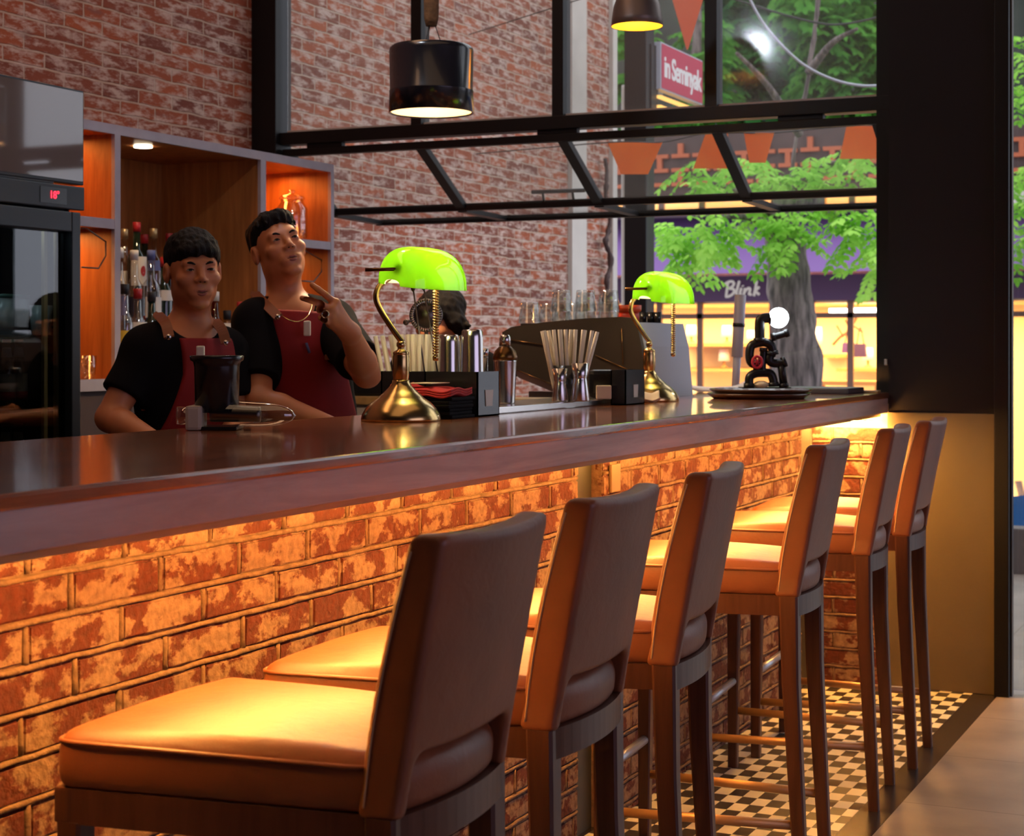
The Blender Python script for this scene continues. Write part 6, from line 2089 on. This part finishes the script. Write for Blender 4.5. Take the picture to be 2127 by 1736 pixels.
# ---- red shop sign
X_ = -3.60
sg = thing('street_sign', 'crimson street sign with white lettering beyond the window', 'sign', (X_, 9.82, 2.83))
y0s, y1s = 9.835, 10.60
wpart('frame', MB().box((X_ - 0.05, y0s - 0.01, 2.835), (X_, y1s + 0.01, 3.125), 0.004), 'grey', sg)
wpart('face', MB().box((X_ - 0.004, y0s, 2.845), (X_ + 0.004, y1s, 3.115)), 'signred', sg, 'crimson sign face')
me = text_mesh('lettering', 'in Seminyak', 0.165, 0.0015, 0, 0.003, 0.86)
wd = max(v.co.x for v in me.vertices) - min(v.co.x for v in me.vertices)
sc_ = 0.70 / wd
for v in me.vertices:
    x, y, z = v.co
    v.co = Vector((X_ + 0.006 + z, (y0s + y1s) / 2 + x * sc_, 2.975 + y * 1.12)) - sg.location
obj_from_mesh('lettering', me, emis('white_lit_letters', (0.95, 0.92, 1.0), 0.85), sg)['label'] = 'white lettering'
for k, z in enumerate((2.795, 2.735)):
    wpart('light_bar', MB().box((X_ - 0.03, y0s, z - 0.012), (X_ - 0.005, y0s + 0.62 - 0.3 * k, z + 0.006)), emis('warm_bar_%d' % k, (1, 0.52, 0.14), 2.2), sg, 'warm lit bar under the sign')
wpart('bracket', MB().box((X_ - 0.06, 9.74, 2.70), (X_ - 0.03, 9.86, 3.10)), 'black_steel', sg)

# ---- pennants on a string
def bunting(label, string_pts, flags, material):
    P_ = smooth_path(string_pts, 6)
    root = thing('bunting', label, 'bunting', P_[0])
    wpart('string', MB().tube(P_, 0.003, 6), 'black_matte', root)
    for u0, u1, ub0, ub1, vt, vb, d in flags:
        a, b, c_, e = atD(u0, vt, d), atD(u1, vt, d), atD(ub1, vb, d), atD(ub0, vb, d)
        vs = []
        for off in (0.0, 0.003):
            for p in (a, b, c_, e): vs.append(p + Vector((0.42, -0.9, 0)) * off)
        fs = [(0, 1, 2, 3), (7, 6, 5, 4), (0, 4, 5, 1), (1, 5, 6, 2), (2, 6, 7, 3), (3, 7, 4, 0)]
        wpart('pennant', MB().add(vs, fs), material, root)


bunting('upper bunting string with one large coral pennant hanging point-down beside the red sign',
        [Vector((-4.296, 8.6, 3.02)), atD(1290, -26, 8.5), atD(1388, -30, 8.4), atD(1469, -30, 8.4), Vector((-1.43, 6.61, 3.10))], [(1388, 1469, 1426, 1429, -30, 103, 8.4)], 'coral')
bunting('lower bunting string of four orange pennants standing in for reflections in the folding window',
        [Vector((-4.296, 8.7, 2.36)), atD(1262, 296, 8.3), atD(1376, 295, 8.3), atD(1466, 276, 8.2), atD(1512, 276, 8.2), atD(1545, 276, 8.1), atD(1608, 276, 8.1), atD(1758, 262, 8.0), atD(1820, 262, 8.0), Vector((-1.43, 6.61, 2.2))],
        [(1262, 1376, 1290, 1346, 296, 362, 8.3), (1466, 1512, 1440, 1512, 276, 350, 8.2), (1545, 1608, 1556, 1590, 276, 338, 8.1), (1758, 1820, 1744, 1832, 262, 330, 8.0)], 'orange')  # flags added in place of pennant reflections in the sash glass
# ---- hanging wires
w1_ = smooth_path([atD(u, v, 9.5) for u, v in ((1548, -20), (1580, 40), (1620, 90), (1670, 135), (1730, 165), (1790, 178), (1850, 176))], 8)
single('overhead_wire', MB().tube(w1_, 0.008, 8), 'grey', 'thick grey wire drooping across the right window pane', 'wire')
w2_ = smooth_path([atD(u, v, 12.5) for u, v in ((1470, -20), (1600, 22), (1700, 48), (1760, 49), (1850, 30))], 8)
single('overhead_wire', MB().tube(w2_, 0.008, 8), 'black_matte', 'thin black wire high in the right window pane', 'wire')

# ---- the shop across the street
YS = 19.5
def sx(u, v, Y=YS): return atY(u, v, Y)
shop = thing('shop_building', 'purple shopfront across the street with warm lit windows', 'shop', (-6.0, YS, -0.6))
zb_hi, zb_lo, za_t = sx(1430, 580).z, sx(1430, 628).z, sx(1430, 452).z
xl, xr = -11.0, 1.0
wpart('awning', MB().prism([(YS - 1.0, zb_hi + 0.02), (YS, za_t), (YS, za_t - 0.05), (YS - 0.05, zb_hi + 0.02)], xl, xr, 'X'), 'purple', shop, 'purple awning')
wpart('fascia', MB().box((xl, YS - 0.12, zb_lo), (xr, YS, zb_hi + 0.02)), 'purple2', shop, 'dark plum fascia band')
wpart('eave', MB().box((xl, YS - 0.5, za_t), (xr, YS + 0.1, za_t + 0.16)), 'plaster', shop, 'pale eave')
wpart('upper_wall', MB().box((xl, YS, za_t + 0.16), (xr, YS + 0.3, za_t + 1.0)), 'darkbrown', shop, 'dark brown upper wall')
wpart('back_wall', MB().box((xl, YS + 2.2, -0.6), (xr, YS + 2.3, zb_lo)), 'shopwall', shop, 'warm cream back wall')
wpart('shop_ceiling', MB().box((xl, YS, zb_lo - 0.02), (xr, YS + 2.3, zb_lo + 0.02)), 'shopwall', shop)
wpart('shop_floor', MB().box((xl, YS - 0.3, -0.62), (xr, YS + 2.3, -0.55)), 'shopwall', shop)
sf = MB()
for u in (1372, 1456, 1606, 1687, 1768, 1840, 1925, 2010, 2096):
    x = sx(u, 700).x
    sf.box((x - 0.035, YS - 0.05, -0.55), (x + 0.035, YS, zb_lo))
zt_ = sx(1430, 657).z
sf.box((xl, YS - 0.05, zt_ - 0.03), (xr, YS, zt_ + 0.03))
wpart('shopfront_frame', sf, 'shopframe', shop, 'dark shopfront frame')
strokes = [[(366, 128), (356, 200), (345, 282)], [(332, 152), (375, 128), (412, 126), (428, 148), (408, 180), (378, 197)], [(378, 197), (418, 203), (432, 226), (412, 258), (375, 280), (338, 284)],
           [(484, 118), (466, 190), (452, 245), (462, 264)], [(507, 192), (492, 245), (503, 262)], [(519, 168), (522, 176)], [(546, 194), (538, 230), (530, 264)],
           [(534, 246), (556, 212), (584, 195), (598, 206), (592, 236), (588, 256), (614, 262)], [(668, 116), (655, 190), (638, 278)], [(694, 180), (668, 206), (648, 222), (668, 240), (694, 262)]]
lt = MB()
for st in strokes:
    P_ = [sx(1440 + x / 5.064, 560 + y / 5.064, YS - 0.15) for x, y in st]
    lt.tube(smooth_path(P_, 6), 0.016, 8)
wpart('shop_lettering', lt, emis('pale_lit_letters', (0.80, 0.72, 0.70), 0.55), shop, 'pale handwritten shop name')
for k, (ua, ub, v) in enumerate(((1722, 1767, 646), (1772, 1836, 645))):
    a, b = sx(ua, v, YS + 0.5), sx(ub, v, YS + 0.5)
    wpart('tube_light', MB().box((a.x, a.y, a.z - 0.03), (b.x, a.y + 0.06, a.z + 0.03)), emis('shop_tube_%d' % k, (1, 0.93, 0.80), 9), shop, 'bright white tube light')
add_area('shop_interior_light', (-6.2, YS + 1.0, zb_lo - 0.06), (0, 0, 0), 8.0, 1.4, 620, (1, 0.64, 0.26))
# shop goods
wh = MB()
k = 0
for (u, vb, hpx, lb) in ((1418, 762, 32, 'white lamp low on the left shop shelf'), (1436, 711, 36, 'white lamp high on the left shop shelf'), (1504, 763, 38, 'white lamp low behind the grey tube in the shop'), (1510, 712, 36, 'white lamp high behind the grey tube in the shop'),
                     (1562, 716, 30, 'small white lamp left of the pipe lamp figure in the shop'), (1697, 735, 56, 'tall white vase just right of the tree trunk in the shop'), (1803, 762, 40, 'white vase by the right end of the shop window')):
    y = YS + 1.5
    a, b = sx(u, vb, y), sx(u, vb - hpx, y)
    h = b.z - a.z
    t = thing('shop_lamp', lb, 'lamp', (a.x, y, a.z), 0, 'white lamps in the shop')
    part('base', MB().lathe([(0, 0), (0.05, 0), (0.05, 0.01), (0.015, 0.02), (0.015, h * 0.4), (0, h * 0.4)], n=16), 'shopwood', t)
    part('lamp_shade', MB().lathe([(0, h * 0.35), (0.075, h * 0.35), (0.06, h), (0, h)], n=20), 'white', t)
sl_ = ['lowest wooden shelf in the left of the shop', 'middle wooden shelf in the left of the shop', 'wooden shelf right of the tree trunk in the shop', 'wooden shelf at the right end of the shop window']
for (ua, ub, v), lb in zip(((1385, 1600, 764), (1385, 1600, 713), (1685, 1745, 736), (1745, 1840, 764)), sl_):
    a, b = sx(ua, v, YS + 1.5), sx(ub, v, YS + 1.5)
    single('shelf', MB().box((0, -0.2, -0.04), (b.x - a.x, 0.72, 0)), 'shopwood', lb, 'shelf', (a.x, a.y, a.z - 0.001), 0, 'shelves in the shop')
for (u, v, w_, h_, m_n, lb) in ((1763, 712, 0.08, 0.12, 'purple', 'purple handbag hanging in the shop, left one'), (1787, 714, 0.075, 0.16, 'purple2', 'dark plum handbag hanging in the shop, right one')):
    a = sx(u, v, YS + 0.9)
    t = thing('handbag', lb, 'handbag', (a.x, a.y, a.z - h_), 0, 'handbags hanging in the shop')
    part('bag_body', MB().prism([(-w_, 0), (w_, 0), (w_ * 0.85, h_), (-w_ * 0.85, h_)], -0.035, 0.035, 'Y'), m_n, t)
    part('strap', MB().tube(smooth_path([(-w_ * 0.6, 0, h_ - 0.01), (0, 0, h_ + 0.20), (w_ * 0.6, 0, h_ - 0.01)], 6), 0.008, 6), 'shopframe', t)
    hk = a + Vector((0, 0, 0.18))
tw = [sx(u, v, YS + 1.9) for u, v in ((1730, 716), (1745, 700), (1760, 690), (1772, 672), (1779, 660))]
brn = MB().tube(smooth_path(tw, 5), 0.018, 6)
for a, b in (((1752, 700), (1738, 676)), ((1765, 684), (1756, 664)), ((1772, 676), (1792, 690))):
    brn.tube([sx(*a, YS + 1.9), sx(*b, YS + 1.9)], 0.011, 6)
single('branch_display', brn, 'shopframe', 'dark dry branch decorating the shop wall behind the handbags', 'branch')
ta_ = sx(1700, 790, YS + 0.9); tb_ = sx(1830, 790, YS + 0.9)
tbl = thing('display_table', 'honey wooden display table at the right of the shop window', 'table', ((ta_.x + tb_.x) / 2, ta_.y, -0.55))
part('table_top', MB().box((-0.45, -0.3, ta_.z + 0.50), (0.45, 0.3, ta_.z + 0.55)), 'shopwood', tbl)
for x in (-0.4, 0.4):
    for y in (-0.25, 0.25):
        part('leg', MB().box((x - 0.03, y - 0.03, 0), (x + 0.03, y + 0.03, ta_.z + 0.50)), 'shopwood', tbl)
# terracotta screen on the upper wall
ts = MB()
for r in range(3):
    for q in range(44):
        x = xl + 0.3 + q * 0.265
        z = za_t + 0.38 + r * 0.17
        ts.box((x, YS - 0.06, z), (x + 0.22, YS, z + 0.045))
        if q % 2 == r % 2: ts.box((x + 0.08, YS - 0.06, z + 0.045), (x + 0.14, YS, z + 0.17))
wpart('terracotta_screen', ts, 'terracotta', shop, 'terracotta openwork bricks')
bb = thing('rear_building', 'dark building mass far behind the trees across the street', 'building', (-6, 33, -0.6))
wpart('wall', MB().box((-26, 31, -0.6), (8, 33, 11)), mat('dark_green_brown_wall', (0.035, 0.04, 0.03), 0.9, var=0.4, scale=1.2), bb)
wpart('roof', MB().box((-26.3, 30.8, 11), (8.3, 33.3, 11.3)), 'darkbrown', bb)


# ---- trees
class Leaves:
    def __init__(self): self.v, self.f = [], []
    def leaflet(self, p, d, n, L, W):
        s = d.cross(n).normalized() * W
        q = [p, p + d * L * 0.35 + s - n * L * 0.05, p + d * L * 0.75 + s * 0.75 - n * L * 0.12, p + d * L - n * L * 0.2, p + d * L * 0.75 - s * 0.75 - n * L * 0.12, p + d * L * 0.35 - s - n * L * 0.05]
        o = len(self.v)
        self.v += [x[:] for x in q]
        self.f += [(o, o + 1, o + 2, o + 3), (o, o + 3, o + 4, o + 5)]
    def frond(self, p, L, n_pairs, ll, rnd, droop=0.6):
        a = rnd.uniform(0, 2 * PI)
        d = Vector((math.cos(a), math.sin(a), rnd.uniform(-0.7, 0.4))).normalized()
        up = Vector((0, 0, 1))
        q = Vector(p)
        for k in range(n_pairs):
            d = (d + Vector((0, 0, -droop / n_pairs))).normalized()
            q = q + d * (L / n_pairs)
            sd = d.cross(up)
            sd = sd.normalized() if sd.length > 0.05 else Vector((1, 0, 0))
            nn = sd.cross(d).normalized()
            for s in (-1, 1):
                ld = (sd * s + d * 0.55 + Vector((0, 0, -0.25)) + Vector((rnd.uniform(-.2, .2),) * 3)).normalized()
                self.leaflet(q, ld, nn, ll * rnd.uniform(0.75, 1.15), ll * 0.26)
        self.leaflet(q, d, Vector((0, 0, 1)), ll, ll * 0.28)
    def blob(self, c, r, n, rnd, L=0.35, pairs=5, ll=0.085):
        for _ in range(n):
            w = Vector((rnd.gauss(0, 1), rnd.gauss(0, 1), rnd.gauss(0, 1)))
            w = w.normalized() * r * rnd.random() ** 0.5
            self.frond(Vector(c) + Vector((w.x, w.y, w.z * 0.8)), L, pairs, ll, rnd)
    def mesh(self, name):
        me = bpy.data.meshes.new(name)
        me.from_pydata(self.v, [], self.f)
        me.polygons.foreach_set('use_smooth', [True] * len(self.f))
        return me


rt_ = random.Random(5)
tb0 = atD(1656, 800, 13.0)
tree = thing('street_tree', 'street tree with rough grey trunk and bright feathery leaves across the window', 'tree', (tb0.x, tb0.y, -0.60))
pts = [Vector((tb0.x, tb0.y, -0.62))] + [atD(u, v, 13.0) for u, v in ((1657, 790), (1654, 720), (1646, 650), (1638, 580), (1634, 520), (1630, 460), (1640, 380), (1655, 280), (1680, 150), (1700, 0), (1715, -200))]
tp_ = smooth_path(pts, 6)
rad = [max(0.018, 0.19 - 0.045 * min(1, k / 36) - 0.0125 * max(0, k - 33)) for k in range(len(tp_))]
tm_ = MB().tube(tp_, rad, 20)
tm_.v = [tuple(Vector(p) + Vector((mnoise.noise(Vector(p) * 7), mnoise.noise(Vector(p) * 7 + Vector((9, 9, 9))), 0)) * 0.025) for p in tm_.v]
wpart('trunk', tm_, 'bark', tree, 'rough grey-brown trunk')
for (ua, va, ub, vb) in ((1632, 470, 1480, 380), (1640, 400, 1770, 330), (1630, 480, 1470, 455), (1660, 280, 1530, 110), (1680, 150, 1780, 60), (1636, 430, 1800, 440)):
    a, b = atD(ua, va, 13.0), atD(ub, vb, 12.4)
    br = smooth_path([a, (a + b) / 2 + Vector((0, 0, 0.06)), b], 5)
    wpart('branch', MB().tube(br, [0.035 - 0.022 * k / (len(br) - 1) for k in range(len(br))], 8), 'bark', tree)
lv = Leaves()
near = [(1385, 490, 40), (1420, 470, 45), (1455, 505, 40), (1490, 475, 36), (1440, 540, 26), (1405, 545, 24), (1510, 500, 20), (1585, 455, 34), (1625, 450, 36), (1660, 480, 30), (1605, 505, 22), (1640, 500, 20), (1560, 440, 26),
        (1725, 450, 34), (1765, 475, 32), (1800, 510, 30), (1820, 545, 26), (1790, 450, 34), (1845, 500, 40), (1560, 390, 34), (1600, 380, 34), (1575, 340, 30), (1660, 360, 30), (1720, 380, 34), (1770, 350, 38), (1805, 380, 38), (1790, 300, 34), (1700, 330, 26),
        (1455, 400, 30), (1480, 370, 26), (1440, 350, 22), (1530, 330, 26)]
for u, v, r in near:
    lv.blob(atD(u, v, 12.5 + rt_.uniform(-.5, .4)), r / 284, max(4, int(r * 0.30)), rt_, 0.26, 5, 0.075)
lm = lv.mesh('foliage'); lm.transform(Matrix.Translation(-tree.location)); lm.materials.append(M['leaf_a'])
obj_from_mesh('foliage', lm, None, tree)['label'] = 'bright green feathery foliage'


def bg_tree(label, u, d, ztop, blobs, material, n, ll=0.10, trunk=True):
    b = atD(u, HY, d)
    t = thing('background_tree', label, 'tree', (b.x, b.y, -0.60), 0, 'trees beyond the street window')
    tk = [Vector((b.x, b.y, -0.62)), Vector((b.x + 0.1, b.y, 1.0)), Vector((b.x - 0.05, b.y, ztop * 0.6)), Vector((b.x, b.y, ztop))]
    tk = smooth_path(tk, 5)
    wpart('trunk', MB().tube(tk, [0.13 - 0.07 * k / (len(tk) - 1) for k in range(len(tk))], 12), 'bark', t)
    L_ = Leaves()
    for (uu, v, r) in blobs:
        L_.blob(atD(uu, v, d + rt_.uniform(-.6, .6)), r * d / FPX, n, rt_, 0.36, 5, ll)
    me = L_.mesh('foliage'); me.transform(Matrix.Translation(-t.location)); me.materials.append(M[material])
    obj_from_mesh('foliage', me, None, t)


bg_tree('mid-green tree filling the upper right window pane', 1760, 24.0, 7.0, [(1700, 60, 60), (1760, 40, 60), (1800, 110, 60), (1740, 130, 55), (1790, 190, 50), (1820, 40, 60), (1700, 170, 45), (1680, 0, 60), (1780, -60, 80), (1830, 200, 50), (1860, 110, 60)], 'leaf_b', 44, 0.16)
bg_tree('dark leafy tree behind the middle of the window', 1570, 26.0, 7.0, [(1500, 60, 60), (1540, 120, 60), (1590, 60, 60), (1620, 140, 60), (1650, 60, 55), (1520, 190, 50), (1600, 200, 55), (1660, 180, 50), (1560, 0, 70), (1640, -40, 70), (1500, -30, 60), (1560, 260, 55), (1640, 270, 55), (1500, 290, 50)], 'leaf_c', 44, 0.16)
bg_tree('green creeper-like tree left of the red sign', 1450, 23.5, 6.0, [(1440, 260, 40), (1400, 270, 40), (1475, 210, 40), (1480, 120, 36), (1360, 260, 40), (1465, 50, 40), (1300, 160, 26), (1298, 60, 26), (1305, 470, 16), (1300, 520, 16), (1440, 310, 40), (1380, 320, 40)], 'leaf_b', 30, 0.15)
bg_tree('dark tree behind the right end of the folding window', 1720, 25.0, 6.0, [(1690, 260, 50), (1750, 250, 50), (1810, 260, 50), (1700, 310, 46), (1770, 310, 46), (1830, 330, 46), (1860, 280, 50)], 'leaf_c', 44, 0.16)
bg_tree('leafy tree seen through the narrow glass door at the right', 2200, 13.8, 3.8, [(2115, 90, 22), (2125, 190, 26), (2112, 210, 16), (2115, 350, 20), (2112, 420, 20), (2118, 480, 20), (2108, 500, 14), (2140, 400, 40), (2150, 150, 50)], 'leaf_a', 12, 0.075)

# ---- low wall and blue car beyond the glass door
single('low_wall', MB().box((-1.9, 9.85, -0.01), (3.5, 10.02, 0.25), 0.01), 'kerb', 'dark grey low wall at the edge of the terrace', 'low wall')
cr0 = Vector((-0.6, 11.6, -0.60))
car = thing('car', 'blue hatchback car parked beyond the low wall outside the glass door', 'car', cr0)
bd = MB()
prof = [(-1.9, 0.35), (-1.92, 0.62), (-1.75, 0.86), (-0.95, 0.96), (-0.35, 1.38), (0.15, 1.46), (1.05, 1.42), (1.55, 1.05), (1.85, 0.95), (1.93, 0.6), (1.88, 0.35)]
bd.prism(prof, -0.78, 0.78, 'Y')
part('body', bd, 'carblue', car)
gl_ = [(-0.82, 0.98), (-0.32, 1.33), (0.15, 1.40), (1.0, 1.36), (1.38, 1.06)]
part('side_window', MB().prism(gl_, -0.79, -0.775, 'Y'), 'black_plastic', car)
part('side_window', MB().prism(gl_, 0.775, 0.79, 'Y'), 'black_plastic', car)
for x in (-1.2, 1.2):
    for y in (-0.70, 0.70):
        w_ = part('wheel', MB().lathe([(0, -0.10), (0.25, -0.10), (0.31, -0.07), (0.31, 0.07), (0.25, 0.10), (0, 0.10)], (x, y, 0.31), 28, 'Y'), 'tyre', car)
        obj_from_mesh('hub_cap', MB().lathe([(0, -0.115), (0.17, -0.11), (0.19, -0.10), (0.19, 0.10), (0.17, 0.11), (0, 0.115)], (x, y, 0.31), 24, 'Y').mesh('hub_cap'), 'steel', w_)

# ---- spot lamp of the room above the picture; its light glints in the window pane
spl = thing('ceiling_spotlight', 'white track spotlight hanging from the ceiling above the bar', 'spotlight', (-2.65, 4.31, 2.85))
part('globe', MB().sphere((0, 0, 0), 0.050, 20, 12), emis('cool_spot_globe', (0.80, 0.88, 1.0), 110), spl)
part('socket', MB().lathe([(0, 0.055), (0.03, 0.055), (0.03, 0.13), (0, 0.13)], n=18), 'black_steel', spl)
part('stem', MB().tube([(0, 0, 0.12), (0, 0, 1.35)], 0.01, 8), 'black_steel', spl)
